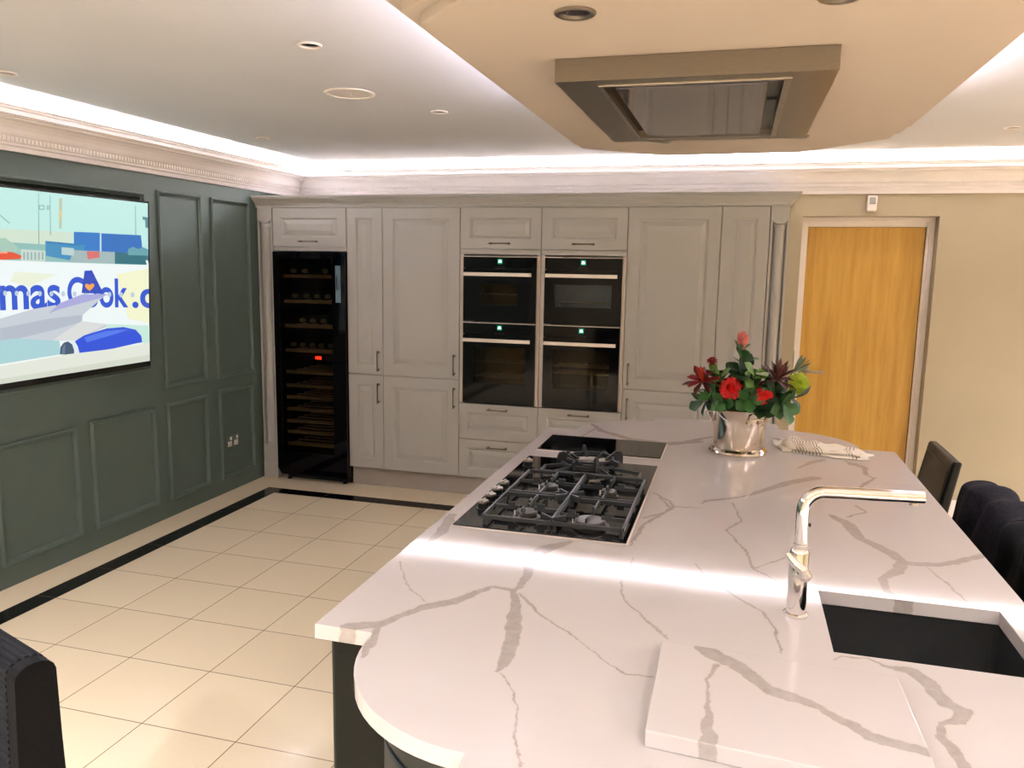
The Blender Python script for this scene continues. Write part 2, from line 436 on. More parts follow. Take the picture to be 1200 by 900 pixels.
for x0, x1 in ((1.31, XR),):
    box(bm, x0, x1, YB - .018, YB, 0, .10); box(bm, x0, x1, YB - .012, YB, .10, .118)
struct('baseboard_back', bm, M['white_trim'], bevel=.003)
bm = B(); box(bm, XR - .018, XR, YF, YB - .02, 0, .115); struct('baseboard_right', bm, M['white_trim'], bevel=.003)

# coving with a lighting trough, one mitred ring round the whole room
prof = [(.0, 2.222), (.018, 2.222), (.022, 2.245), (.030, 2.250), (.032, 2.262), (.040, 2.266), (.042, 2.292), (.050, 2.296), (.056, 2.306),
        (.064, 2.325), (.076, 2.342), (.094, 2.356), (.112, 2.364), (.114, 2.372), (.124, 2.376), (.126, 2.386), (.136, 2.389), (.139, 2.400), (.150, 2.404),
        (.152, 2.414), (.160, 2.417), (.160, 2.424), (.146, 2.424), (.142, 2.380), (.0, 2.375)]
bm = B()
rings = [[(XL + p, YF + p, z), (XR - p, YF + p, z), (XR - p, YB - p, z), (XL + p, YB - p, z)] for p, z in prof]
ring_loft(bm, rings, True, False, False)
# small dentil pattern in the lower band
s = .024
y = 1.2
while y < YB - .06:
    box(bm, XL + .038, XL + .0455, y, y + .013, 2.268, 2.291); y += s
x = XL + .06
while x < XR - .06:
    box(bm, x, x + .013, YB - .0455, YB - .038, 2.268, 2.291); x += s
struct('trim_2', bm, M['white_trim'])

# panel mouldings of the green wall
def frame_moulding(y0, y1, z0, z1, w=.030, d=.020):
    bm = B()
    prof = [(0, 0), (0, d * .55), (w * .15, d * .8), (w * .35, d), (w * .55, d * .85), (w * .75, d * .5), (w, d * .35), (w, 0)]
    rings = [[(XL + h, y0 + i, z0 + i), (XL + h, y1 - i, z0 + i), (XL + h, y1 - i, z1 - i), (XL + h, y0 + i, z1 - i)] for i, h in prof]
    ring_loft(bm, rings, True, False, False)
    return bm
k = 3
for y0, y1, z0, z1 in ((4.335, 4.765, .862, 2.128), (4.875, 5.325, .855, 2.128), (3.060, 3.590, .118, .752), (3.690, 4.228, .120, .764),
                       (4.335, 4.752, .112, .762), (4.885, 5.306, .104, .772), (2.43, 2.96, .118, .752), (RY0 - .03, RY1 + .03, RZ0 - .03, RZ1 + .03),
                       (1.75, 2.28, .118, .752), (1.75, 2.28, .862, 2.128)):
    struct('trim_%d' % k, frame_moulding(y0, y1, z0, z1), M['wall_green']); k += 1

# dropped ceiling raft over the island: a chamfered octagon with stepped near end
def offset_poly(P, g):
    n = len(P); L = []
    for i in range(n):          # push every edge of the convex outline outwards by g
        a, b = Vector(P[i]), Vector(P[(i + 1) % n]); d = (b - a).normalized(); L.append((a + Vector((d.y, -d.x)) * g, d))
    out = []
    for i in range(n):
        (p, d), (q, e) = L[i - 1], L[i]; cr = d.x * e.y - d.y * e.x
        k = ((q - p).x * e.y - (q - p).y * e.x) / cr; r = p + d * k; out.append((r.x, r.y))
    return out
RP = [(-.40, 1.50), (.24, 1.50), (.594, 1.863), (.594, 3.84), (.262, 4.205), (-.388, 4.235), (-.757, 3.93), (-.757, 1.863)]
bm = B()
prism(bm, RP, 2.262, 2.285)
prism(bm, offset_poly(RP, .042), 2.2855, 2.315)
prism(bm, offset_poly(RP, .083), 2.3155, 2.34)
struct('trim_13', bm, M['raft_paint'])
bm = B(); prism(bm, [(-.60, 1.75), (.44, 1.75), (.44, 3.85), (-.60, 3.85)], 2.341, ZC); struct('trim_14', bm, M['ceiling_paint'])

# ------------------------------------------------------------------ lights
def area(name, loc, rot, sx, sy, power, col, parent=None):
    l = bpy.data.lights.new(name, 'AREA'); l.shape = 'RECTANGLE'; l.size = sx; l.size_y = sy
    l.energy = power; l.color = col
    o = bpy.data.objects.new(name, l); COL.objects.link(o); o.location = loc; o.rotation_euler = rot
    if parent: o.parent = parent
    return o
PINK = (.95, .92, 1.0); WARM = (.97, .96, 1.0)
COVE = 24.0      # watts per metre
def strip(name, label, p0, p1, z, rgb=PINK, w=COVE, g='led strips in the coving trough'):
    p0 = Vector(p0); p1 = Vector(p1); d = p1 - p0; L = d.length; a = math.atan2(d.y, d.x); n = Vector((-sin(a), cos(a))) * .006
    bm = B(); prism(bm, [(p0.x - n.x, p0.y - n.y), (p1.x - n.x, p1.y - n.y), (p1.x + n.x, p1.y + n.y), (p0.x + n.x, p0.y + n.y)], z, z + .004)
    s = tag(obj(name, bm, M['led_strip']), label, 'led strip', g)
    c = (p0 + p1) / 2
    area(name + '_light', (c.x, c.y, z + .007), (pi, 0, -a), L, .02, w * L, rgb)
    return s
strip('led_strip', 'long glowing led strip above the green panelled wall coving', (XL + .07, YF + .2), (XL + .07, YB - .10), 2.384)
strip('led_strip', 'long glowing led strip above the cabinet wall coving', (XL + .12, YB - .07), (XR - .1, YB - .07), 2.384)
strip('led_strip', 'long glowing led strip above the coving of the right wall', (XR - .07, YF + .2), (XR - .07, YB - .2), 2.384)
RS = 11.0
strip('led_strip', 'short led strip on top of the left edge of the ceiling raft', (-.66, 1.85), (-.66, 3.80), 2.345, (.86, .84, 1.0), RS, 'led strips on the ceiling raft')
strip('led_strip', 'short led strip on top of the right edge of the ceiling raft', (.50, 1.85), (.50, 3.80), 2.345, (.86, .84, 1.0), RS, 'led strips on the ceiling raft')

def downlight(label, x, y, z, lit=False, r=.045, group='recessed downlights'):
    t = thing('downlight', label, 'downlight', (x, y, z), 0, group)
    bm = B(); lathe(bm, [(r, -.0005), (r, -.005), (r * .93, -.007), (r * .78, -.006), (r * .76, -.0005)], (x, y, z), 36, False, False)
    obj('bezel', bm, M['white_paint'] if lit or z > 2.4 else M['nickel'], t, smooth=True)
    bm = B(); lathe(bm, [(r * .77, -.0015), (r * .55, -.003), (r * .2, -.0034), (0.001, -.0035)], (x, y, z), 30, False, True)
    obj('lens', bm, M['lamp_on'] if lit else M['lens_dark'], t, smooth=True)
    if lit:
        l = bpy.data.lights.new('downlight_lamp', 'SPOT'); l.energy = lit; l.spot_size = radians(150); l.spot_blend = 1.0
        l.shadow_soft_size = .05; l.color = WARM
        o = bpy.data.objects.new('downlight_lamp', l); COL.objects.link(o); o.location = (x, y, z - .02)
    return t
G1 = 'unlit downlights in the main ceiling'
downlight('unlit chrome downlight in the ceiling above the television end', -3.07, 2.86, ZC, group=G1)
downlight('unlit downlight with white rim, largest on the white ceiling, left of the dropped raft', -1.545, 2.735, ZC, group=G1)
downlight('small unlit downlight between the round speaker and the ceiling raft', -1.535, 4.03, ZC, group=G1)
downlight('small unlit downlight near the ceiling corner above the wine cabinet', -2.985, 4.67, ZC, group=G1)
downlight('unlit downlight in the ceiling above the oak door side, right of the raft', 1.386, 5.025, ZC, group=G1)
G2 = 'downlights in the raft around the cooker hood'
downlight('chrome downlight in the raft in front of the cooker hood, left one', -.383, 1.855, 2.262, r=.047, group=G2)
downlight('chrome downlight cut by the top picture edge, in front of the cooker hood', .172, 1.86, 2.262, r=.047, group=G2)
downlight('chrome downlight in the raft behind the cooker hood, left one', -.360, 3.765, 2.262, r=.047, group=G2)
downlight('chrome downlight in the raft behind the right corner of the cooker hood', .214, 3.71, 2.262, r=.047, group=G2)
DL = 185
for i, (x, y) in enumerate(((-2.7, .2), (-1.2, -.7), (.9, -.7), (2.4, .3), (-2.4, -2.1), (0, -2.3), (2.4, -2.0), (3.4, 1.9), (3.0, 4.0))):
    downlight('lit warm downlight in the main ceiling outside the picture',
              x, y, ZC, lit=DL, r=.05, group='lit downlights outside the picture')

# round ceiling speaker
t = thing('ceiling_speaker', 'large round white speaker disc flush in the ceiling', 'speaker', (-1.79, 3.53, ZC))
bm = B(); lathe(bm, [(.118, -.0005), (.118, -.004), (.112, -.007), (.102, -.006), (.100, -.0005)], (-1.79, 3.53, ZC), 48, False, False); obj('ring', bm, M['white_paint'], t, smooth=True)
bm = B(); lathe(bm, [(.1, -.002), (.06, -.004), (.001, -.005)], (-1.79, 3.53, ZC), 40, False, True); obj('grille', bm, M['grille'], t, smooth=True)
bm = B(); lathe(bm, [(.012, -.0045), (.010, -.008), (.001, -.009)], (-1.79, 3.53, ZC), 20, False, True); obj('badge', bm, M['nickel'], t, smooth=True)

# ------------------------------------------------------------------ cooker hood
HX0, HX1, HY0, HY1, HZ0, HZ1 = -.516, .219, 2.245, 3.345, 2.2, 2.2615
t = thing('cooker_hood', 'brushed steel ceiling cooker hood with dark glass centre panel above the island', 'cooker hood', ((HX0 + HX1) / 2, (HY0 + HY1) / 2, HZ0))
gx0, gx1, gy0, gy1 = -.405, .110, 2.305, 3.265
bm = B()
for a in ((HX0, HX1, HY0, gy0), (HX0, HX1, gy1, HY1), (HX0, gx0, gy0, gy1), (gx1, HX1, gy0, gy1)): box(bm, *a, HZ0, HZ1 - .001)
box(bm, gx0, gx1, gy0, gy1, HZ0 + .03, HZ1 - .001)
bmesh.ops.remove_doubles(bm, verts=bm.verts, dist=1e-5)
obj('housing', bm, M['steel'], t)
bm = B()
for a in ((gx0, gx1, gy0, gy0 + .018), (gx0, gx1, gy1 - .018, gy1), (gx1 - .02, gx1, gy0 + .018, gy1 - .018), (gx0, gx0 + .012, gy0 + .018, gy1 - .018)):
    box(bm, *a, HZ0 - .004, HZ0 + .004)
obj('glass_frame', bm, M['nickel'], t, bevel=.001)
bm = B(); box(bm, gx0 + .042, gx1 - .06, gy0 + .05, gy1 - .05, HZ0 - .002, HZ0 + .006)
obj('glass_panel', bm, mat('smoked_mirror_glass', (74, 68, 70), .07, var=.05), t, bevel=.002)
bm = B(); box(bm, gx1 - .055, gx1 - .024, 2.66, 2.84, HZ0 + .012, HZ0 + .028); obj('control_unit', bm, M['black_plastic'], t, bevel=.002)
bm = B(); box(bm, gx0 + .03, gx1 - .025, gy0 + .03, gy1 - .03, HZ0 + .02, HZ0 + .029); obj('intake', bm, M['black_plastic'], t)

# alarm sensor over the door
t = thing('motion_sensor', 'small white motion sensor on the wall above the oak door', 'sensor', (.858, YB, 2.1))
bm = B(); ring_loft(bm, [[(.825, y, 2.1), (.892, y, 2.1), (.892, y, 2.212), (.825, y, 2.212)] if y == YB else [(.829, y, 2.106), (.888, y, 2.106), (.888, y, 2.208), (.829, y, 2.208)] for y in (YB, YB - .045)])
obj('housing', bm, M['white_paint'], t, bevel=.006, seg=3)
bm = B(); ring_loft(bm, [[(.838, YB - .044, 2.150), (.879, YB - .044, 2.150), (.879, YB - .044, 2.196), (.838, YB - .044, 2.196)], [(.842, YB - .052, 2.156), (.875, YB - .052, 2.156), (.875, YB - .048, 2.194), (.842, YB - .048, 2.194)]])
obj('sensor_window', bm, mat('sensor_lens', (150, 150, 142), .5), t, bevel=.002)

# double socket on the green wall
sy0, sy1, sz0, sz1 = 4.955, 5.10, .330, .415
t = thing('wall_socket', 'double wall socket on the green panelling near the wine cabinet', 'socket', (XL, (sy0 + sy1) / 2, sz0))
bm = B(); box(bm, XL, XL + .009, sy0, sy1, sz0, sz1); obj('face_plate', bm, mat('grey_metal_plate', (112, 118, 112), .35, .7), t, bevel=.003)
for cy in (4.99, 5.065):
    bm = B()
    box(bm, XL + .0095, XL + .012, cy - .022, cy + .022, sz0 + .010, sz0 + .046)
    obj('outlet', bm, M['white_paint'], t, bevel=.001)
    bm = B()
    for dy, dz, w, h in ((0, .038, .003, .005), (-.010, .022, .005, .003), (.010, .022, .005, .003)):
        box(bm, XL + .0122, XL + .0128, cy + dy - w, cy + dy + w, sz0 + dz - h, sz0 + dz + h)
    obj('pin_slots', bm, M['black_plastic'], t)
    bm = B(); box(bm, XL + .0095, XL + .0155, cy - .009 + .012, cy + .009 + .012, sz0 + .056, sz0 + .078); obj('switch', bm, M['white_paint'], t, bevel=.002)
# ------------------------------------------------------------------ tall cabinet wall
YC = 5.42          # front face of the doors
def rect_ring(x0, x1, z0, z1, i, y): return [(x0 + i, y, z0 + i), (x1 - i, y, z0 + i), (x1 - i, y, z1 - i), (x0 + i, y, z1 - i)]
def panel_front(x0, x1, z0, z1, yf=YC, st=.078):
    bm = B()
    L = [(0, .020), (0, .002), (.002, 0), (st, 0), (st + .002, .0035), (st + .006, .0025), (st + .009, .0070), (st + .014, .0088), (st + .021, .0088), (st + .024, .0070), (st + .046, .0012), (st + .048, .0004)]
    ring_loft(bm, [rect_ring(x0, x1, z0, z1, i, yf + y) for i, y in L]); return bm
def handle(parent, cx, cz, vertical, yf=YC, L=.152):
    bm = B(); h = L / 2
    def P(s, d): return (cx, yf - d, cz + s) if vertical else (cx + s, yf - d, cz)
    tube(bm, [P(-h, .024), P(-h + .004, .028), P(-h * .6, .030), P(0, .031), P(h * .6, .030), P(h - .004, .028), P(h, .024)], [.004, .0062, .0048, .0042, .0048, .0062, .004], 10)
    for s in (-h * .86, h * .86):
        cyl(bm, P(s, -.0005), P(s, .004), .0085, 14); cyl(bm, P(s, .004), P(s, .028), .0042, 10)
    return obj('handle', bm, M['handle_metal'], parent, smooth=True)
def carcass(t, x0, x1, z0, z1, name='carcass'):
    bm = B(); box(bm, x0 + .0005, x1 - .0005, YC + .021, YB - .003, z0, z1); return obj(name, bm, M['cabinet'], t)
TOP, SPL, BOT = 2.096, .868, .148
G = .0024
def front(t, kind, x0, x1, z0, z1, st=.078):
    return obj(kind, panel_front(x0 + G, x1 - G, z0 + G, z1 - G, st=st), M['cabinet'], t)
def tall(name, label, x0, x1, side, group=None, sp=SPL, lower_dz=0):
    t = thing(name, label, 'cabinet', ((x0 + x1) / 2, YC + .3, BOT), 0, group)
    carcass(t, x0, x1, BOT, TOP)
    st = .078 if x1 - x0 > .4 else .072
    u = front(t, 'door', x0, x1, sp, TOP, st); l = front(t, 'door', x0, x1, BOT, sp, st)
    hx = x0 + .036 if side < 0 else x1 - .036
    handle(u, hx, .975, True); handle(l, hx, .733, True)
    return t
X = [-3.405, -2.795, -2.503, -1.905, -1.313, -.720, -.117, .182]
tall('tall_cabinet', 'narrow grey tall cabinet directly right of the black wine cabinet', X[1] + .005, X[2], 1, 'tall panelled cabinets')
tall('tall_cabinet', 'wide grey tall cabinet between the narrow one and the left ovens', X[2], X[3], 1, 'tall panelled cabinets')
tall('tall_cabinet', 'wide grey tall cabinet right of the ovens, behind the flowers', X[5], X[6], -1, 'tall panelled cabinets')
tall('tall_cabinet', 'narrow grey tall cabinet at the right end beside the fluted pilaster', X[6], X[7], 1, 'tall panelled cabinets')

def bridge(label):
    x0, x1 = X[0], X[1]
    t = thing('bridge_cabinet', label, 'cabinet', ((x0 + x1) / 2, YC + .3, 1.78))
    bm = B(); box(bm, x0 + .0005, x1 + .004, YC + .021, YB - .003, 1.779, TOP); obj('carcass', bm, M['cabinet'], t)
    d = front(t, 'door', x0, x1 + .005, 1.806, TOP, .070)
    bm = B(); box(bm, x0 + G, x1 + .003, YC + .003, YC + .0205, 1.779, 1.803); obj('rail', bm, M['cabinet'], t, bevel=.001)
    handle(d, (x0 + x1) / 2, 1.848, False)
bridge('low grey cabinet with one handle above the black wine cabinet')

def oven_housing(label, x0, x1):
    t = thing('oven_housing', label, 'cabinet', ((x0 + x1) / 2, YC + .3, BOT), 0, 'oven housings')
    bm = B()
    y0, y1 = YC + .021, YB - .003
    box(bm, x0 + .0005, x0 + .0175, y0, y1, BOT, TOP); box(bm, x1 - .0175, x1 - .0005, y0, y1, BOT, TOP)
    box(bm, x0 + .0175, x1 - .0175, y0, y1, 1.776, TOP); box(bm, x0 + .0175, x1 - .0175, y0, y1, BOT, .70)
    box(bm, x0 + .0175, x1 - .0175, y1 - .012, y1, .70, 1.776)
    obj('carcass', bm, M['cabinet'], t)
    bm = B()    # slim surround of the appliances
    box(bm, x0 + G, x0 + .0275, YC + .003, YC + .0205, .706, 1.768); obj('side_trim', bm, M['white_trim_warm'], t, bevel=.001)
    bm = B(); box(bm, x1 - .0275, x1 - G, YC + .003, YC + .0205, .706, 1.768)
    obj('side_trim', bm, M['white_trim_warm'], t, bevel=.001)
    bm = B(); box(bm, x0 + G, x1 - G, YC + .002, YC + .0205, 1.7695, 1.803); obj('rail', bm, M['cabinet'], t, bevel=.001)
    d = front(t, 'door', x0, x1, 1.805, TOP, .070); handle(d, (x0 + x1) / 2, 1.846, False)
    d = front(t, 'drawer', x0, x1, .436, .703, .062); handle(d, (x0 + x1) / 2, .664, False)
    d = front(t, 'drawer', x0, x1, BOT, .436, .062); handle(d, (x0 + x1) / 2, .384, False)
    return t
M['white_trim_warm'] = mat('pale_appliance_trim', (202, 188, 176), .45, var=.03)
oven_housing('grey cabinet unit holding the left pair of ovens, with drawers below', X[3], X[4])
oven_housing('grey cabinet unit holding the right pair of ovens, with drawers below', X[4], X[5])

def frame_pieces(bm, x0, x1, z0, z1, wx0, wx1, wz0, wz1, y0, y1):
    box(bm, x0, wx0, y0, y1, z0, z1); box(bm, wx1, x1, y0, y1, z0, z1)
    box(bm, wx0, wx1, y0, y1, z0, wz0); box(bm, wx0, wx1, y0, y1, wz1, z1)
def oven(name, label, x0, x1, z0, z1, win, hx, hz, disp, interior, racks, cat='oven', micro=False):
    yf = 5.408
    t = thing(name, label, cat, ((x0 + x1) / 2, YC, z0), 0, None)
    cz = disp[1] - .050                       # bottom of the control panel
    bm = B(); box(bm, x0 + .012, x1 - .012, YC + .024, YC + .034, z0 + .006, z1 - .004)
    wx0, wx1, wz0, wz1 = win
    bm.free(); bm = B()
    # body shell with an open cavity behind the window
    frame_pieces(bm, x0 + .004, x1 - .004, z0 + .004, z1 - .004, wx0 - .012, wx1 + .012, wz0 - .012, wz1 + .012, YC + .0215, YC + .30)
    box(bm, x0 + .004, x1 - .004, YC + .30, YC + .31, z0 + .004, z1 - .004)
    obj('body', bm, M['black_enamel'], t)
    bm = B()
    bx = (wx0 - .0115, wx1 + .0115, YC + .03, YC + .29, wz0 - .0115, wz1 + .0115)
    vs = box(bm, *bx)
    bmesh.ops.recalc_face_normals(bm, faces=bm.faces)
    ff = [f for f in bm.faces if f.calc_center_median().y < YC + .031]
    bmesh.ops.delete(bm, geom=ff, context='FACES')
    bm2 = bm
    c = obj('cavity', bm2, interior, t)
    for rz in racks:
        bm = B()
        for yy in (YC + .045, YC + .12, YC + .2): cyl(bm, (wx0 - .008, yy, rz), (wx1 + .008, yy, rz), .0028, 8)
        n = 9
        for i in range(n):
            xx = wx0 + (wx1 - wx0) * (i + .5) / n
            cyl(bm, (xx, YC + .04, rz + .003), (xx, YC + .24, rz + .003), .0016, 6)
        obj('rack', bm, M['nickel'], t)
    bm = B(); box(bm, x0, x1, yf, YC + .021, cz + .0015, z1); cp = obj('control_panel', bm, M['oven_black'], t, bevel=.0015)
    bm = B(); frame_pieces(bm, x0, x1, z0, cz - .0015, wx0, wx1, wz0, wz1, yf, YC + .021); dr = obj('door', bm, M['oven_black'], t)
    bm = B(); box(bm, wx0 + .0005, wx1 - .0005, yf + .001, yf + .005, wz0 + .0005, wz1 - .0005); obj('window_pane', bm, M['microwave_glass'] if cat == 'microwave' else M['oven_glass'], dr)
    bm = B(); box(bm, hx[0], hx[1], yf - .046, yf - .036, hz - .0125, hz + .0125)
    for xx in (hx[0] + .03, hx[1] - .03): box(bm, xx - .007, xx + .007, yf - .036, yf - .0005, hz - .007, hz + .007)
    obj('handle', bm, M['steel_bar'], dr, bevel=.0015)
    dx, dz = disp
    bm = B(); box(bm, dx - .017, dx + .017, yf - .0012, yf - .0002, dz - .017, dz + .017); obj('display', bm, M['green_led'], cp)
    bm = B(); prism_x = [(dx - .011, dz - .006), (dx + .011, dz - .006), (dx + .007, dz + .006), (dx, dz + .010), (dx - .007, dz + .006)]
    ring_loft(bm, [[(a, yf - .0014, b) for a, b in prism_x], [(a, yf - .0022, b) for a, b in prism_x]]); obj('display_icon', bm, M['white_led'], cp)
    bm = B(); ring_loft(bm, [[(a_, y_, b_) for a_, b_ in ((dx - w_, dz - .041 - q_), (dx + w_, dz - .041 - q_), (dx + w_, dz - .041 + q_), (dx - w_, dz - .041 + q_))] for w_, q_, y_ in ((.032, .0065, yf - .0002), (.032, .0065, yf - .0008), (.0305, .005, yf - .0008), (.0305, .005, yf - .0002))], True, False, False)
    obj('touch_field', bm, M['symbol_grey'], cp)
    bm = B(); box(bm, x0 - .002, x1 + .002, yf + .004, YC + .0025, z1 + .0005, z1 + .005); obj('top_trim', bm, M['steel_bar'], t)
    return t
M['symbol_grey'] = mat('printed_symbols', (66, 68, 72), .5)
a0, a1, b0, b1 = -1.874, -1.342, -1.282, -.750
oven('compact_oven', 'black compact oven, upper left of the four built-in appliances', a0, a1, 1.300, 1.752, (-1.740, -1.474, 1.420, 1.565), (-1.858, -1.366), 1.632, ((a0 + a1) / 2 + .004, 1.722), M['cavity'], (1.49,))
oven('microwave_oven', 'black built-in microwave with a grey window, upper right appliance', b0, b1, 1.300, 1.752, (-1.212, -.815, 1.418, 1.570), (-1.269, -.774), 1.632, (-1.013, 1.722), M['cavity_grey'], (1.445,), cat='microwave')
oven('built_in_oven', 'black built-in oven, lower left of the four appliances', a0, a1, .714, 1.286, (-1.792, -1.412, .856, 1.120), (-1.861, -1.368), 1.168, (-1.601, 1.257), M['cavity'], (1.005, .90))
oven('built_in_oven', 'black built-in oven, lower right of the four appliances', b0, b1, .714, 1.286, (-1.212, -.815, .850, 1.120), (-1.270, -.769), 1.168, (-1.014, 1.257), M['cavity_dark'], (1.00, .95))

# fluted pilasters at both ends
def pilaster(label, x0, x1):
    t = thing('fluted_pilaster', label, 'pilaster', ((x0 + x1) / 2, YC, 0), 0, 'fluted pilasters')
    cx = (x0 + x1) / 2
    bm = B()
    box(bm, x0 + .0005, x1 - .0005, YC + .030, YB - .003, 0.0005, TOP)
    box(bm, x0 + .0005, x0 + .014, YC, YC + .030, .27, 2.005); box(bm, x1 - .014, x1 - .0005, YC, YC + .030, .27, 2.005)
    obj('board', bm, M['cabinet'], t, bevel=.001)
    bm = B(); w = (x1 - x0) / 2 - .016
    pts = [(cx - w, YC)] + [(cx - w, YC)]
    # cap block with a scalloped lower edge, seen from the front as x-z outline
    out = [(x0 + .001, TOP), (x0 + .001, 2.005)] + [(cx - w * cos(a), 2.005 - .022 * sin(a)) for a in [pi * i / 12 for i in range(13)]] + [(x1 - .001, 2.005), (x1 - .001, TOP)]
    ring_loft(bm, [[(a, YC - .004, b) for a, b in out], [(a, YC + .030, b) for a, b in out]]); obj('cap_block', bm, M['cabinet'], t, bevel=.0015)
    bm = B(); box(bm, x0 + .001, x1 - .001, YC - .004, YC + .030, .001, .270)
    box(bm, x0 + .001, x1 - .001, YC - .008, YC - .004, .001, .13)
    obj('base_block', bm, M['cabinet'], t, bevel=.003)
    bm = B(); r = w * .86; rings = []
    for z, k in ((.272, 1.12), (.290, 1.12), (.292, 1.0), (.300, 1.05), (.308, .98), (1.930, .98), (1.935, 1.06), (1.942, 1.06), (1.946, .98), (1.956, .98), (1.960, 1.10), (1.972, 1.14), (1.980, 1.14)):
        ring = []
        for i in range(41):
            a = pi * i / 40
            fl = 1 - .10 * abs(sin(a * 5)) if .30 < z < 1.93 and k == .98 else 1
            ring.append((cx - r * k * fl * cos(a), YC + .0295 - r * k * fl * sin(a) * 1.05, z))
        rings.append(ring)
    ring_loft(bm, rings, True); obj('column', bm, M['cabinet'], t, smooth=True, ang=50)
pilaster('grey fluted pilaster between the green wall and the wine cabinet', -3.535, X[0] - .004)
pilaster('grey fluted pilaster at the right end of the cabinet wall, next to the oak door', X[7] + .002, .298)

# cornice on top of the cabinets
bm = B(); L = []
pr = [(0, 2.097), (.004, 2.097), (.004, 2.112), (.010, 2.116), (.012, 2.124), (.022, 2.134), (.038, 2.146), (.050, 2.158), (.054, 2.160), (.054, 2.166), (.062, 2.170), (.062, 2.181), (0, 2.181)]
xa, xb = -3.5475, .298
rings = [[(xa, YC - d + .004, z), (xb + d, YC - d + .004, z), (xb + d, YB - .003, z), (xa, YB - .003, z)] for d, z in pr]
ring_loft(bm, rings)
tag(obj('cabinet_cornice', bm, M['cabinet'], bevel=.0), 'stepped grey cornice running along the top of the cabinet wall', 'cornice')
bm = B(); box(bm, X[1] + .008, .180, YC + .055, YC + .073, .0005, .1465)
tag(obj('kickboard', bm, M['plinth']), 'plain grey kickboard under the tall cabinets', 'kickboard')

# ------------------------------------------------------------------ wine cabinet
t = thing('wine_cabinet', 'tall black glass-door wine cabinet with red display and wooden shelves', 'wine cabinet', (-3.095, 5.5, 0))
fx0, fx1, fz0, fz1, fy = -3.392, -2.793, .045, 1.770, 5.388
bm = B()
y0, y1 = 5.430, YB - .02
box(bm, fx0 + .003, fx0 + .03, y0, y1, fz0, fz1); box(bm, fx1 - .03, fx1 - .003, y0, y1, fz0, fz1)
box(bm, fx0 + .03, fx1 - .03, y0, y1, fz1 - .03, fz1); box(bm, fx0 + .03, fx1 - .03, y0, y1, fz0, fz0 + .12)
box(bm, fx0 + .03, fx1 - .03, y1 - .03, y1, fz0 + .12, fz1 - .03); box(bm, fx0 + .03, fx1 - .03, y0 + .01, y1 - .03, .955, .985)
obj('body', bm, M['black_enamel'], t)
bm = B()
wx0, wx1, wz0, wz1 = -3.345, -2.900, .225, 1.720
out = [(fx0, fz0 + .045), (fx0 + .035, fz0), (fx1, fz0), (fx1, fz1), (fx0, fz1)]
frame_pieces(bm, fx0, fx1, fz0 + .05, fz1, wx0, wx1, wz0, wz1, fy, 5.426)
prism2 = [(fx0, fz0 + .05), (fx0 + .030, fz0 + .004), (fx1, fz0 + .004), (fx1, fz0 + .05)]
ring_loft(bm, [[(a, fy, b) for a, b in prism2], [(a, 5.426, b) for a, b in prism2]])
dr = obj('door', bm, M['oven_black'], t)
bm = B(); box(bm, wx0 + .0005, wx1 - .0005, fy + .001, fy + .006, wz0 + .0005, wz1 - .0005); obj('window_pane', bm, M['fridge_glass'], dr)
bm = B(); box(bm, -2.868, -2.826, fy - .003, fy - .0003, 1.40, 1.672); obj('reflection_strip', bm, mat('painted_reflection', (120, 140, 150), .3, .7), dr, bevel=.001)  # pale blue strip stands in for a handle-shaped reflection on the door
bm = B(); tube(bm, [(-2.852, fy - .004, 1.60), (-2.846, fy - .024, 1.59), (-2.842, fy - .030, 1.55), (-2.846, fy - .024, 1.505), (-2.852, fy - .004, 1.495)], .0045, 10); obj('handle', bm, M['black_plastic'], dr, smooth=True)
bm = B()
def seg7(bm, cx, cz, w, h, segs, y, s=.0035):
    S = {'a': (-w, w, h, h), 'g': (-w, w, 0, 0), 'd': (-w, w, -h, -h), 'f': (-w, -w, 0, h), 'b': (w, w, 0, h), 'e': (-w, -w, -h, 0), 'c': (w, w, -h, 0)}
    for k in segs:
        a = S[k]; box(bm, cx + a[0] - s / 2, cx + a[1] + s / 2, y - .001, y, cz + a[2] - s / 2, cz + a[3] + s / 2)
for i, sg in enumerate(('bc', 'abged', 'abcdef')): seg7(bm, -3.078 + i * .022, .972, .006, .009, sg, y0 + .009)
obj('red_display', bm, M['red_led'], t)
bm = B(); box(bm, fx0 + .04, fx1 - .0, 5.47, 5.485, .004, fz0 - .002); obj('vent_plinth', bm, M['black_plastic'], t)
for xx in (fx0 + .07, fx1 - .05):
    bm = B(); lathe(bm, [(.018, .0005), (.018, .010), (.008, .014), (.008, fz0 + .0)], (xx, 5.445, 0), 16); obj('foot', bm, M['black_plastic'], t, smooth=True)
shelf_z = (1.588, 1.397, 1.210, 1.020, .852, .746, .653, .560, .466, .379, .284)
for i, z in enumerate(shelf_z):
    bm = B()
    box(bm, wx0 + .012, wx1 - .012, 5.442, 5.458, z - .012, z + .012)
    for j in range(5):
        yy = 5.50 + j * .10; box(bm, wx0 + .012, wx1 - .012, yy, yy + .03, z - .006, z + .002)
    box(bm, wx0 + .012, wx0 + .030, 5.458, 5.93, z - .010, z - .006); box(bm, wx1 - .030, wx1 - .012, 5.458, 5.93, z - .010, z - .006)
    obj('shelf', bm, M['shelf_wood'], t)
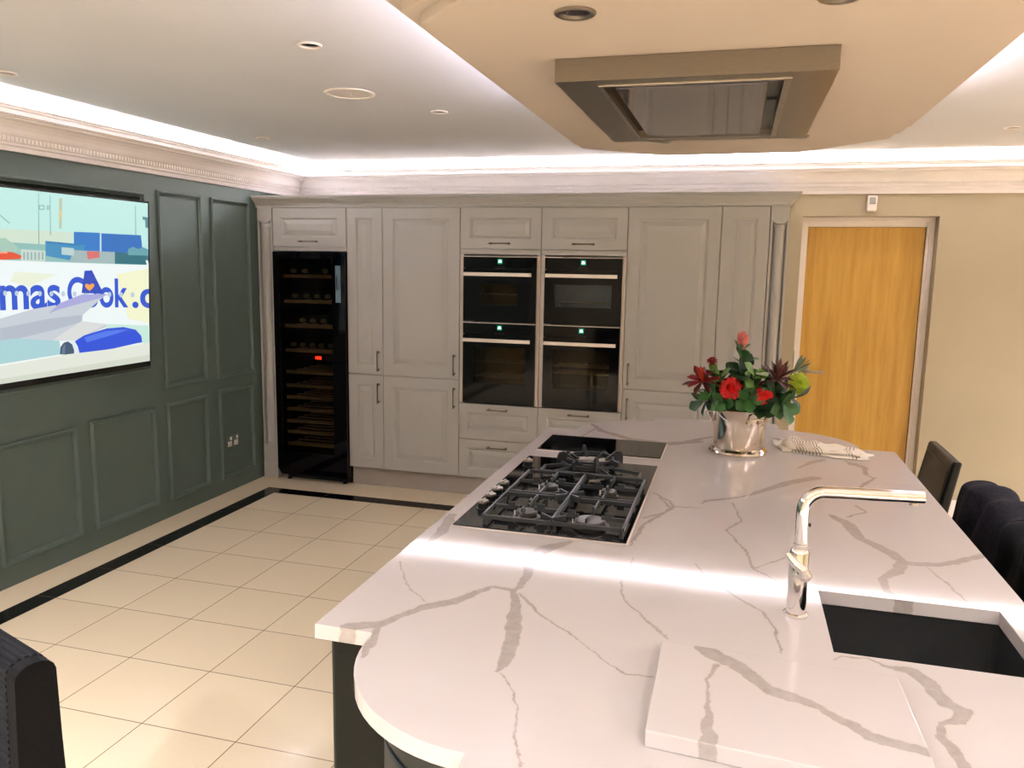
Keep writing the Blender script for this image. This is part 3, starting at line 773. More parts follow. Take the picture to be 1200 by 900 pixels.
# lying bottles, necks towards the door
def bottle():
    t = thing('wine_bottle', 'x', 'bottle', (0, 0, 0), 0, 'wine bottles lying in the wine cabinet')
    bm = B(); lathe(bm, [(.034, 0), (.0375, .006), (.0375, .185), (.034, .205), (.016, .235), (.0145, .245), (.0142, .27)], (0, 0, 0), 20); 
    bmesh.ops.rotate(bm, verts=bm.verts, cent=(0, 0, 0), matrix=Matrix.Rotation(pi / 2, 3, 'X')); bmesh.ops.translate(bm, verts=bm.verts, vec=(0, 0, .0378))
    obj('body', bm, M['bottle'], t, smooth=True)
    bm = B(); lathe(bm, [(.0155, .271), (.0155, .31), (.0148, .315), (.0005, .316)], (0, 0, 0), 16, True, False)
    bmesh.ops.rotate(bm, verts=bm.verts, cent=(0, 0, 0), matrix=Matrix.Rotation(pi / 2, 3, 'X')); bmesh.ops.translate(bm, verts=bm.verts, vec=(0, 0, .0378))
    obj('foil_cap', bm, M['foil'], t, smooth=True)
    return t
bt = bottle(); first = True
rows = {0: (-3.29, -3.19, -3.02), 1: (-3.28, -3.18, -3.09, -3.00), 2: (-3.22, -3.13, -3.04), 3: (-3.30, -3.22, -3.14, -3.06, -2.98)}
nm = {0: 'on the top shelf', 1: 'on the second highest shelf', 2: 'on the third highest shelf', 3: 'just above the red display'}
order = ['first', 'second', 'third', 'fourth', 'fifth']
for r, xs in rows.items():
    for i, xx in enumerate(xs):
        lab = 'dark wine bottle %s in the wine cabinet, %s from left' % (nm[r], order[i])
        L = (xx, 5.80, shelf_z[r] + .0025)
        if first: bt.location = L; bt['label'] = lab; first = False
        else: dup(bt, L, label=lab)

# ------------------------------------------------------------------ television
tv_t = Vector((-3.455, 0, 2.023)); tv_b = Vector((-3.500, 0, 1.069))
tn = Vector((tv_t.z - tv_b.z, 0, -(tv_t.x - tv_b.x))).normalized()       # screen normal, leaning down into the room
tup = (tv_t - tv_b).normalized()
TVO = Vector((tv_b.x, 4.157, tv_b.z)) - tup * .012                       # lower right corner of the body
def tvp(u, v, h=0.0):
    """photo-measured point of the picture on the screen plane"""
    d = ray(u, v); k = (tv_b - EYE).dot(tn) / d.dot(tn)
    return EYE + d * k + tn * h
def tvl(a, b, h): return TVO + Vector((0, -1, 0)) * a + tup * b + tn * h   # a leftwards, b up
TW, TH = 1.70, .985
t = thing('television', 'large flat screen television on the green wall showing an aeroplane', 'television', tuple(TVO))
def tvbox(bm, a0, a1, b0, b1, h0, h1):
    vs = [bm.verts.new(tvl(a, b, h)) for a in (a0, a1) for b in (b0, b1) for h in (h0, h1)]
    for f in ((0, 1, 3, 2), (4, 6, 7, 5), (0, 4, 5, 1), (2, 3, 7, 6), (0, 2, 6, 4), (1, 5, 7, 3)): bm.faces.new([vs[i] for i in f])
bm = B(); tvbox(bm, 0, TW, -.018, TH, -.032, -.002); obj('case', bm, M['black_plastic'], t, bevel=.004)
bm = B(); tvbox(bm, 0, TW, TH - .010, TH, -.0019, .0012); tvbox(bm, 0, TW, -.018, .014, -.0019, .0012); tvbox(bm, 0, .008, .014, TH - .010, -.0019, .0012); tvbox(bm, TW - .008, TW, .014, TH - .010, -.0019, .0012)
obj('bezel', bm, M['black_enamel'], t)
bm = B(); tvbox(bm, .45, 1.25, .3, .7, -.095 + .04, -.0325); obj('wall_bracket', bm, M['black_plastic'], t)
TVS = .42
TVM = []; TVI = {}
def tvc(rgb, s=1.0):
    key = (rgb, s)
    if key not in TVI:
        TVI[key] = len(TVM); TVM.append(emit('screen_colour', rgb, TVS * s))
    return TVI[key]
bm = B()
SX0, SX1, SB0, SB1 = .008, TW - .008, .014, TH - .010
layer = [0]
def poly(pts, rgb, crop=True, s=1.0):
    """pts in the 3.461x enlargement of the photo's television region"""
    layer[0] += 1; h = .0001 + layer[0] * .00004
    P = [tvp(x / 3.461, 200 + y / 3.461, h - .001) for x, y in pts]
    b2 = bmesh.new(); f = b2.faces.new([b2.verts.new(p) for p in P])
    clip(b2)
    for f in b2.faces:
        nf = bm.faces.new([bm.verts.new(v.co) for v in f.verts]); nf.material_index = tvc(rgb, s)
    b2.free()
def clip(b2):
    for a, b, n in ((SX0, 0, Vector((0, 1, 0))), (SX1, 0, Vector((0, -1, 0))), (0, SB0, -tup), (0, SB1, tup)):
        bmesh.ops.bisect_plane(b2, geom=b2.verts[:] + b2.edges[:] + b2.faces[:], plane_co=tvl(a, b, 0), plane_no=n, clear_outer=True, clear_inner=False)
f = bm.faces.new([bm.verts.new(tvl(a, b, -.0008)) for a, b in ((SX0, SB0), (SX1, SB0), (SX1, SB1), (SX0, SB1))]); f.material_index = tvc((198, 240, 232))
CY = (196, 238, 230)
poly([(-900, -200), (300, 60), (300, 250), (-900, 240)], (206, 244, 236))
poly([(420, 100), (610, 130), (610, 260), (420, 250)], (214, 244, 214))
poly([(-900, 170), (0, 235), (300, 250), (290, 300), (0, 300), (-900, 260)], (214, 232, 212))           # distant hangar
poly([(-900, 300), (0, 285), (40, 290), (190, 300), (310, 372), (0, 365), (-900, 360)], (150, 196, 190))
poly([(0, 275), (20, 272), (60, 300), (90, 330), (0, 330)], (172, 206, 190))
poly([(300, 248), (405, 252), (405, 330), (300, 320)], (62, 128, 205))
poly([(412, 254), (572, 262), (580, 335), (412, 330)], (58, 118, 196))
poly([(405, 252), (412, 254), (412, 372), (405, 370)], (190, 224, 240))
poly([(184, 285), (345, 300), (330, 372), (186, 345)], (76, 150, 196))
poly([(184, 285), (345, 300), (300, 305), (186, 292)], (60, 130, 188))
poly([(466, 330), (610, 340), (610, 382), (466, 378)], (60, 118, 130))
poly([(520, 318), (540, 308), (560, 318), (580, 310), (605, 322), (605, 345), (520, 342)], (110, 168, 176))
poly([(300, 322), (466, 330), (466, 378), (280, 372)], (168, 190, 190))
poly([(352, 326), (404, 328), (404, 352), (356, 360)], (222, 120, 118))
poly([(250, 310), (300, 315), (300, 345), (250, 340)], (190, 216, 214))
poly([(85, 318), (184, 325), (184, 368), (85, 366)], (206, 224, 214))
for i in range(6): poly([(95 + i * 15, 330), (101 + i * 15, 331), (101 + i * 15, 362), (95 + i * 15, 361)], (150, 176, 172))
poly([(-900, 330), (0, 328), (50, 330), (88, 345), (84, 358), (0, 362), (-900, 360)], (236, 96, 66))
poly([(-200, 328), (30, 329), (30, 336), (-200, 334)], (250, 170, 150))
poly([(240, 112), (252, 113), (250, 235), (240, 234)], (196, 204, 170)); poly([(238, 160), (252, 160), (252, 190), (238, 190)], (222, 214, 160))
for xx, y0_, y1_ in ((155, 92, 300), (202, 100, 262), (548, 142, 262)): poly([(xx, y0_), (xx + 2, y0_), (xx + 4, y1_), (xx + 1, y1_)], (116, 160, 156))
for a in ((158, 140, 180, 158), (190, 142, 200, 158)): poly([(a[0], a[1]), (a[2], a[1]), (a[2], a[3]), (a[0], a[3])], (130, 176, 172)); poly([(a[0] + 3, a[1] + 3), (a[2] - 3, a[1] + 3), (a[2] - 3, a[3] - 3), (a[0] + 3, a[3] - 3)], CY)
poly([(578, 186), (600, 190), (600, 232), (590, 232), (588, 200), (578, 198)], (92, 140, 146))
poly([(0, 178), (40, 212), (38, 216), (0, 184)], (150, 186, 176))
# fuselage
poly([(-900, 345), (0, 362), (300, 374), (600, 384), (612, 384), (612, 800), (0, 830), (-900, 900)], (244, 252, 252))
poly([(470, 420), (612, 395), (612, 620), (520, 600)], (248, 250, 212))
poly([(60, 410), (230, 420), (120, 470), (40, 450)], (240, 246, 222))
poly([(590, 362), (600, 366), (604, 384), (596, 384)], (250, 255, 252))
# lettering, cut off by the picture's edges as on the screen
def word(txt, x_left, x_right, y_base_l, y_base_r, xh_top_l, rgb):
    cu = bpy.data.curves.new('word', 'FONT'); cu.body = txt; cu.resolution_u = 6; cu.offset = .024
    to = bpy.data.objects.new('word', cu); COL.objects.link(to)
    bpy.context.view_layer.update()
    me = bpy.data.meshes.new_from_object(to)
    bpy.data.objects.remove(to)
    xs = [v.co.x for v in me.vertices]; x0, x1 = min(xs), max(xs)
    # height of a lower case letter in font units
    xh = .52
    A = tvp(x_left / 3.461, 200 + y_base_l / 3.461); Bp = tvp(x_right / 3.461, 200 + y_base_r / 3.461)
    Tt = tvp(x_left / 3.461, 200 + xh_top_l / 3.461)
    ex = (Bp - A) / (x1 - x0); ez = tup * ((Tt - A).dot(tup) / xh)
    b2 = bmesh.new(); b2.from_mesh(me)
    layer[0] += 1; h = -.001 + .0001 + layer[0] * .00004
    for v in b2.verts: v.co = A + ex * (v.co.x - x0) + ez * v.co.y + tn * h
    clip(b2)
    for f in b2.faces:
        nf = bm.faces.new([bm.verts.new(v.co) for v in f.verts]); nf.material_index = tvc(rgb)
    b2.free()
BL = (62, 96, 214)
word('Tho', -430, -12, 600, 568, 470, BL)
word('mas', 0, 246, 562, 552, 457, BL)
word('C', 274, 345, 549, 548, 462, BL)
word('ook', 340, 520, 550, 551, 462, BL)
word('.com', 536, 800, 552, 556, 470, BL)
for i in range(12):
    xx = 20 + i * 47
    poly([(xx + 8 * cos(a), 497 + i * .6 + 11 * sin(a)) for a in [2 * pi * k / 10 for k in range(10)]], (196, 212, 226))
# wing, winglet with heart, engine
poly([(-900, 700), (0, 600), (130, 562), (225, 545), (245, 560), (330, 512), (400, 505), (440, 500), (415, 515), (335, 585), (332, 612), (428, 622), (435, 632), (300, 690), (210, 688), (50, 720), (-900, 800)], (206, 212, 220))
poly([(0, 640), (200, 600), (330, 585), (332, 612), (240, 640), (0, 700)], (186, 194, 206))
poly([(330, 610), (430, 622), (300, 690), (215, 685)], (224, 226, 224))
poly([(196, 580), (240, 538), (330, 502), (432, 500), (415, 514), (240, 562)], (176, 176, 226))
poly([(-900, 760), (0, 690), (50, 680), (240, 690), (245, 745), (50, 790), (-900, 860)], (176, 216, 220))
poly([(430, 622), (612, 628), (612, 700), (430, 700)], (206, 238, 226))
poly([(342, 406), (372, 404), (385, 430), (416, 492), (400, 499), (330, 496)], (52, 82, 196))
hp = [(362, 488), (350, 478), (343, 468), (346, 460), (355, 458), (362, 464), (370, 457), (380, 459), (382, 467), (374, 478)]
poly(hp, (248, 170, 84))
poly([(296, 696), (340, 668), (430, 640), (500, 634), (550, 645), (572, 670), (576, 695), (430, 728), (300, 748)], (62, 92, 222))
poly([(340, 676), (430, 650), (520, 644), (470, 662), (350, 696)], (92, 128, 240))
poly([(282, 694), (300, 688), (314, 712), (322, 742), (300, 748), (288, 720)], (232, 240, 244))
poly([(242, 745), (244, 715), (258, 697), (275, 692), (292, 705), (300, 730), (298, 748)], (78, 98, 122))
poly([(250, 745), (252, 718), (264, 702), (262, 745)], (110, 130, 150))
# apron
poly([(-900, 930), (0, 788), (245, 748), (430, 726), (612, 696), (612, 900), (0, 1000), (-900, 1100)], (232, 236, 224))
poly([(-900, 925), (0, 785), (245, 745), (245, 750), (0, 792), (-900, 932)], (250, 255, 250))
poly([(-900, 1010), (0, 845), (612, 745), (612, 900), (0, 1000), (-900, 1100)], (216, 222, 206))
bmesh.ops.recalc_face_normals(bm, faces=bm.faces)
obj('screen', bm, TVM, t)
# ------------------------------------------------------------------ island
TZ, TT = .92, .034
def arc(cx, cy, r, a0, a1, n=16): return [(cx + r * cos(radians(a0 + (a1 - a0) * i / n)), cy + r * sin(radians(a0 + (a1 - a0) * i / n))) for i in range(n + 1)]
def outline(g=0.0, prot=True):
    """island outline, pulled in by g"""
    x0, x1, ya, yb = -.845 + g, .705 - g, 1.467 + g, 3.728 - g
    r = .333 - g
    P = [(x0, yb), (x0, ya), (-.705 + g, ya)]
    P += arc(-.372, 1.455, r, 181, 268.5)
    if prot: P += [(-.375 + g, .995 + g), (.235 - g, .995 + g)]
    P += arc(.232, 1.455, r, 271.5, 359)
    P += [(.565 - g, ya), (x1, ya), (x1, yb), (.565 - g, yb)]
    P += arc(.232, 3.735, r, 1, 88.5)
    if prot: P += [(.235 - g, 4.200 - g), (-.375 + g, 4.200 - g)]
    P += arc(-.372, 3.735, r, 91.5, 179)
    P += [(-.705 + g, yb)]
    return P
SK = (.235, .632, 1.675, 2.005)       # sink cut-out
def filled(outer, holes, z0, z1):
    bm = B(); ed = []
    for loop in [outer] + holes:
        vs = [bm.verts.new((x, y, z1)) for x, y in loop]
        for i in range(len(vs)): ed.append(bm.edges.new((vs[i], vs[(i + 1) % len(vs)])))
    bmesh.ops.triangle_fill(bm, use_beauty=True, use_dissolve=False, edges=ed)
    r = bmesh.ops.extrude_face_region(bm, geom=bm.faces[:])
    bmesh.ops.translate(bm, verts=[v for v in r['geom'] if isinstance(v, bmesh.types.BMVert)], vec=(0, 0, z0 - z1))
    return bm
hole = [(SK[0], SK[2]), (SK[1], SK[2]), (SK[1], SK[3]), (SK[0], SK[3])]
bm = filled(outline(), [hole], TZ - TT, TZ)
tag(obj('worktop', bm, M['quartz'], bevel=.003, seg=3, ang=50), 'large white veined stone worktop of the kitchen island with rounded shoulders', 'worktop')

# island base: dark cabinets under the overhang
t = thing('island_base', 'dark green painted island base with curved corner cabinets under the white worktop', 'island', (-.2, 2.6, 0))
zt = TZ - TT - .001
bm = B()
box(bm, -.815, .205, 1.50, 3.69, .10, .62)
box(bm, -.815, .205, 1.50, 1.655, .62, zt); box(bm, -.815, .205, 2.03, 3.69, .62, zt)
box(bm, -.815, .205, 1.655, 2.03, .62, zt)
box(bm, .205, .40, 2.06, 3.69, .10, zt)
bm.free(); bm = B()
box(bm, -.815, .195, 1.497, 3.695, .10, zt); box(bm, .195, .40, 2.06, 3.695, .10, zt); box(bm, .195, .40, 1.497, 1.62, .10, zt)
obj('carcass', bm, M['island_shaded'], t)
bm = B(); box(bm, -.765, .35, 1.55, 3.64, .0005, .0995); obj('kickboard', bm, M['island_paint'], t)
bm = B(); box(bm, -.35, .21, 1.03, 1.4965, .0005, zt); box(bm, -.35, .21, 3.6955, 4.165, .0005, zt); obj('end_panel', bm, M['island_paint'], t, bevel=.002)
def drum(cx, cy, a0, a1, name='curved_door'):
    """quarter-round door with raised rails"""
    R = .296; n = 20; bm = B()
    def band(r, z0, z1, aa, ab, n=20):
        rings = []
        for i in range(n + 1):
            a = radians(aa + (ab - aa) * i / n)
            rings.append([(cx + rr * cos(a), cy + rr * sin(a), z) for rr, z in ((r - .03, z0), (r - .003, z0), (r, z0 + .003), (r, z1 - .003), (r - .003, z1), (r - .03, z1))])
        ring_loft(bm, rings, True)
    band(R - .012, .12, zt - .01, a0, a1)
    band(R, zt - .095, zt - .004, a0, a1); band(R, .105, .20, a0, a1)
    band(R - .005, .225, zt - .115, a0 + 17, a1 - 17)
    w = 12
    band(R, .20, zt - .095, a0, a0 + w, 5); band(R, .20, zt - .095, a1 - w, a1, 5)
    obj(name, bm, M['island_paint'], t, smooth=True, ang=30)
    bm = B(); P = [(cx, cy)] + arc(cx, cy, .262, a0, a1, 14); prism(bm, P, .1005, zt); obj('curved_carcass', bm, M['island_paint'], t, smooth=True, ang=40)
drum(-.372, 1.49, 181, 265); drum(.232, 1.49, 275, 359)
drum(-.372, 3.702, 95, 179); drum(.232, 3.702, 1, 85)
for y0, y1 in ((1.52, 2.12), (2.13, 2.83), (2.84, 3.67)):
    bm = B()
    L = [(0, 0), (0, .016), (.002, .018), (.07, .018), (.074, .012), (.082, .012), (.11, .017)]
    ring_loft(bm, [[(-.8155 - h, y0 + i, .11 + i), (-.8155 - h, y1 - i, .11 + i), (-.8155 - h, y1 - i, zt - .01 - i), (-.8155 - h, y0 + i, zt - .01 - i)] for i, h in L])
    obj('drawer_front', bm, M['island_paint'], t)

# raised slab of the same stone beside the sink
ang = radians(-3.5)
pts = [tuple(at(u, v, 2, .95)[:2]) for u, v in ((776, 750), (756.5, 855), (1092, 925), (1047, 788))]
pts = [(-.107, 1.556), (-.105, 1.225), (.336, 1.190), (.330, 1.540)]
bm = B(); prism(bm, pts, TZ + .0005, .9505)
tag(obj('stone_board', bm, M['quartz_board'], bevel=.0025, seg=3), 'white veined stone chopping slab lying on the worktop in front of the sink', 'chopping board')

# undermounted sink
x0, x1, y0, y1 = SK; e = .006; zb = TZ - TT - .001
bm = B()
w = .012; d = .205
def rr(x0, x1, y0, y1, z, r=.02, n=4):
    P = []
    for cx, cy, a in ((x1 - r, y1 - r, 0), (x0 + r, y1 - r, 90), (x0 + r, y0 + r, 180), (x1 - r, y0 + r, 270)):
        P += [(cx + r * cos(radians(a + 90 * i / n)), cy + r * sin(radians(a + 90 * i / n)), z) for i in range(n + 1)]
    return P
rings = [rr(x0 - .03, x1 + .03, y0 - .03, y1 + .03, zb), rr(x0 - e, x1 + e, y0 - e, y1 + e, zb), rr(x0 - e + .004, x1 + e - .004, y0 - e + .004, y1 + e - .004, zb - d + .03),
         rr(x0 + .02, x1 - .02, y0 + .02, y1 - .02, zb - d, .03), rr(.36, .50, 1.78, 1.90, zb - d - .002, .03),
         ]
rings2 = [rr(x0 - .03, x1 + .03, y0 - .03, y1 + .03, zb - .012), rr(x0 - e - w, x1 + e + w, y0 - e - w, y1 + e + w, zb - .013), rr(x0 - e - w, x1 + e + w, y0 - e - w, y1 + e + w, zb - d - .014)]
t = thing('kitchen_sink', 'black rectangular sink set under the cut-out of the island worktop', 'sink', ((x0 + x1) / 2, (y0 + y1) / 2, zb - d))
ring_loft(bm, list(reversed(rings2)) + rings)
obj('basin', bm, M['sink_granite'], t, smooth=True, ang=40)
bm = B(); lathe(bm, [(.045, .0), (.045, .004), (.038, .005), (.034, .002), (.0005, .002)], (.43, 1.84, zb - d - .0015), 28, True, True); obj('drain', bm, M['nickel'], t, smooth=True)

# mixer tap
bx, by = .170, 1.838
t = thing('mixer_tap', 'tall chrome right-angled mixer tap beside the black sink', 'tap', (bx, by, TZ))
bm = B(); lathe(bm, [(.0275, .0005), (.0275, .006), (.0245, .009), (.0215, .010), (.0215, .150), (.019, .156), (.0155, .160), (.0155, .168), (.014, .170)], (bx, by, TZ), 40); obj('body', bm, M['chrome'], t, smooth=True)
tip = at(1081, 588.5, 1, by + .035); dirx = Vector((tip.x - bx, tip.y - by, 0)).normalized(); ztop = 1.212
r = .045; pts = [(bx, by, TZ + .171), (bx, by, ztop - r - .02)]
for i in range(9):
    a = pi / 2 * i / 8; k = r - r * cos(a); pts.append((bx + dirx.x * k, by + dirx.y * k, ztop - r + r * sin(a)))
Ls = .252
pts += [(bx + dirx.x * Ls, by + dirx.y * Ls, ztop - .001)]
bm = B(); tube(bm, pts, .0142, 28); obj('spout', bm, M['chrome'], t, smooth=True, ang=50)
ex, ey = bx + dirx.x * (Ls - .02), by + dirx.y * (Ls - .02)
bm = B(); lathe(bm, [(.0085, -.013), (.0085, -.019), (.006, -.0195)], (ex, ey, ztop), 20); obj('aerator', bm, M['nickel'], t, smooth=True)
bm = B()
hv = Vector((.35, -.9, 0)).normalized(); hz = TZ + .108
p0 = Vector((bx, by, hz)) + hv * .0212; p1 = Vector((bx, by, hz)) + hv * .034
cyl(bm, p0, p1, .0165, 28); obj('lever_hub', bm, M['chrome'], t, smooth=True, bevel=.002)
bm = B()
sd = Vector((hv.y, -hv.x, 0))
tube(bm, [p1 - sd * 0 + Vector((0, 0, 0)), p1 + Vector((-.004, -.004, .012)), p1 + Vector((-.022, .004, .022)), p1 + Vector((-.040, .016, .040))], [.0125, .0115, .010, .0075], 16); obj('lever', bm, M['chrome'], t, smooth=True)
bm = B(); cyl(bm, (bx + .0146, by, 1.135), (bx + .019, by, 1.135), .0045, 12); obj('spray_button', bm, M['black_plastic'], t, bevel=.0008)

# ------------------------------------------------------------------ hobs
def glass_slab(t, x0, x1, y0, y1):
    bm = B()
    ring_loft(bm, [[(x0 + i, y0 + i, z), (x1 - i, y0 + i, z), (x1 - i, y1 - i, z), (x0 + i, y1 - i, z)] for i, z in ((0, TZ + .0004), (0, TZ + .002), (.0035, TZ + .0042))])
    obj('steel_trim', bm, M['steel_bar'], t)
    bm = B(); box(bm, x0 + .004, x1 - .004, y0 + .004, y1 - .004, TZ + .0043, TZ + .0082); return obj('glass_top', bm, M['black_glass'], t, bevel=.0012)
hx0, hx1, hy0, hy1 = -.786, -.257, 2.172, 3.100
t = thing('gas_hob', 'black glass gas hob with five burners and cast iron grates set in the island', 'hob', ((hx0 + hx1) / 2, (hy0 + hy1) / 2, TZ))
glass_slab(t, hx0, hx1, hy0, hy1)
gz = TZ + .0083
def burner(cx, cy, r, h=.0):
    bm = B(); lathe(bm, [(r * 1.28, 0), (r * 1.28, .003), (r * 1.05, .005), (r * 1.0, .012 + h), (r * .9, .0125 + h)], (cx, cy, gz), 36); b = obj('burner', bm, M['brass'], t, smooth=True)
    bm = B(); lathe(bm, [(r * .93, .0128 + h), (r * 1.02, .0135 + h), (r * 1.02, .0185 + h), (r * .95, .0215 + h), (.0005, .0225 + h)], (cx, cy, gz), 36); obj('burner_cap', bm, M['burner_cap'], b, smooth=True)
    bm = B(); cyl(bm, (cx - r * 1.15, cy, gz + .0035), (cx - r * 1.15, cy, gz + .018 + h), .0022, 8); obj('igniter', bm, M['white_paint'], b)
    return b
ctr = [(-.588, 2.62), (-.380, 2.62), (-.588, 2.31), (-.385, 2.285)]
rad = [.031, .026, .033, .046]
for (cx, cy), r in zip(ctr, rad): burner(cx, cy, r)
wx, wy = -.505, 2.955
burner(wx, wy, .050, .006)
bm = B(); lathe(bm, [(.066, .0), (.066, .010), (.060, .012), (.056, .004), (.0555, .0)], (wx, wy, gz), 36, False, False); obj('wok_burner_ring', bm, M['brass'], t, smooth=True)
def bar(bm, a, b, w=.0045, h=.010, lift=0.0):
    """cast bar with a bevelled top between two points"""
    a = Vector(a); b = Vector(b); d = (b - a); n = Vector((-d.y, d.x, 0)).normalized() * w
    def sec(p): return [tuple(p - n - Vector((0, 0, h))), tuple(p + n - Vector((0, 0, h))), tuple(p + n * .9), tuple(p + n * .5 + Vector((0, 0, .002))), tuple(p - n * .5 + Vector((0, 0, .002))), tuple(p - n * .9)]
    ring_loft(bm, [sec(a), sec(b)])
def finger(bm, c, ang_, r_in, r_out, z, up=.012, w=.0042):
    dx, dy = cos(ang_), sin(ang_)
    a = Vector((c[0] + dx * r_out, c[1] + dy * r_out, z)); m_ = Vector((c[0] + dx * (r_in + .018), c[1] + dy * (r_in + .018), z)); e_ = Vector((c[0] + dx * r_in, c[1] + dy * r_in, z + up * .2))
    bar(bm, a, m_, w); bar(bm, m_ + Vector((0, 0, .001)), e_, w * .9, .009)
    tp = Vector((c[0] + dx * (r_in + .010), c[1] + dy * (r_in + .010), z + up)); bar(bm, Vector((c[0] + dx * (r_in + .034), c[1] + dy * (r_in + .034), z + up)), tp, w * .8, up + .004)
zg = TZ + .040
# main grate over four burners: two halves
for name_, x0, x1 in (('grate_left', -.695, -.488), ('grate_right', -.480, -.275)):
    bm = B()
    y0, y1 = 2.195, 2.755
    for a, b in (((x0, y0), (x1, y0)), ((x1, y0), (x1, y1)), ((x1, y1), (x0, y1)), ((x0, y1), (x0, y0))): bar(bm, (a[0], a[1], zg), (b[0], b[1], zg))
    ym = 2.465; bar(bm, (x0, ym - .012, zg), (x1, ym - .012, zg), .004); bar(bm, (x0, ym + .012, zg), (x1, ym + .012, zg), .004)
    for (cx, cy), r in zip(ctr, rad):
        if x0 < cx < x1:
            for s_, lim in ((0, x1 - cx), (pi, cx - x0)): finger(bm, (cx, cy), s_, r * .75, lim, zg)
            for s_, lim in ((pi / 2, (ym - .012 if cy < ym else y1) - cy), (-pi / 2, cy - (y0 if cy < ym else ym + .012))): finger(bm, (cx, cy), s_, r * .75, lim, zg)
    for fx in (x0 + .004, x1 - .004):
        for fy_ in (y0 + .01, ym, y1 - .01): cyl(bm, (fx, fy_, gz), (fx, fy_, zg - .006), .006, 10, .0045)
    obj('grate', bm, M['cast_iron'], t)
bm = B()       # x-shaped trivet pieces between burners
for yy in (2.463,):
    for a in (pi / 4, 3 * pi / 4, 5 * pi / 4, 7 * pi / 4):
        bar(bm, (-.484 + .010 * cos(a), yy + .010 * sin(a), zg + .010), (-.484 + .055 * cos(a), yy + .055 * sin(a), zg + .012), .0045, .018)
for yy in (2.205, 2.745):
    for a in (pi / 5, 4 * pi / 5) if yy < 2.4 else (-pi / 5, -4 * pi / 5):
        bar(bm, (-.484, yy, zg + .008), (-.484 + .045 * cos(a), yy + .045 * sin(a), zg + .012), .0042, .016)
bar(bm, (-.484, 2.20, zg + .004), (-.484, 2.75, zg + .004), .004, .008)
obj('grate_cross', bm, M['cast_iron'], t)
# wok grate: ring, feet and tall curved blades
bm = B()
def ringbar(R, z, w, h, n=48):
    rings = [[(wx + (R - w) * cos(a), wy + (R - w) * sin(a), z), (wx + (R + w) * cos(a), wy + (R + w) * sin(a), z), (wx + (R + w) * cos(a), wy + (R + w) * sin(a), z + h), (wx + (R - w) * cos(a), wy + (R - w) * sin(a), z + h)] for a in [2 * pi * k / n for k in range(n)]]
    rings.append(rings[0]); ring_loft(bm, rings, True, False, False)
ringbar(.108, TZ + .034, .0055, .010)
ringbar(.088, TZ + .050, .004, .008)
for k in range(8):
    a = 2 * pi * k / 8 + pi / 8
    dx, dy = cos(a), sin(a); n_ = Vector((-dy, dx, 0)) * .0048
    prof_ = [(.128, .030), (.128, .062), (.120, .078), (.100, .080), (.078, .062), (.060, .050), (.058, .043), (.085, .040)]
    if k % 2: prof_ = [(.118, .032), (.120, .056), (.100, .064), (.070, .052), (.050, .046), (.052, .040), (.085, .038)]
    ring_loft(bm, [[tuple(Vector((wx + dx * r_, wy + dy * r_, TZ + z_)) + n_ * s_) for r_, z_ in prof_] for s_ in (-1, 1)])
for k in range(4):
    a = pi / 4 + k * pi / 2; cyl(bm, (wx + .108 * cos(a), wy + .108 * sin(a), gz), (wx + .108 * cos(a), wy + .108 * sin(a), TZ + .036), .006, 10)
obj('wok_grate', bm, M['cast_iron'], t)
# flat grate frame around the wok ring
bm = B()
for a, b in (((-.66, 2.785), (-.30, 2.785)), ((-.66, 2.785), (-.66, 2.86)), ((-.30, 2.785), (-.30, 2.86)), ((-.66, 2.86), (-.60, 2.90)), ((-.30, 2.86), (-.41, 2.90)), ((-.61, 2.785), (-.565, 2.862)), ((-.40, 2.785), (-.445, 2.862))):
    bar(bm, (a[0], a[1], zg - .004), (b[0], b[1], zg - .004))
for fx in (-.655, -.305): cyl(bm, (fx, 2.79, gz), (fx, 2.79, zg - .01), .006, 10)
obj('grate', bm, M['cast_iron'], t)
for yy in (2.352, 2.432, 2.512, 2.592, 2.925):
    bm = B(); lathe(bm, [(.0215, 0), (.0215, .003), (.0185, .004), (.0180, .020)], (-.742, yy, gz), 28); kb = obj('control_knob', bm, M['black_plastic'], t, smooth=True)
    bm = B(); lathe(bm, [(.0182, .0203), (.0182, .026), (.016, .0275), (.0005, .028)], (-.742, yy, gz), 28); box(bm, -.745, -.739, yy - .017, yy + .017, gz + .0279, gz + .031); obj('knob_cap', bm, M['nickel'], kb, smooth=True, ang=30)
t = thing('glass_hob', 'narrow flat black glass hob panel behind the gas hob', 'hob', (-.52, 3.38, TZ))
glass_slab(t, -.786, -.258, 3.230, 3.536)
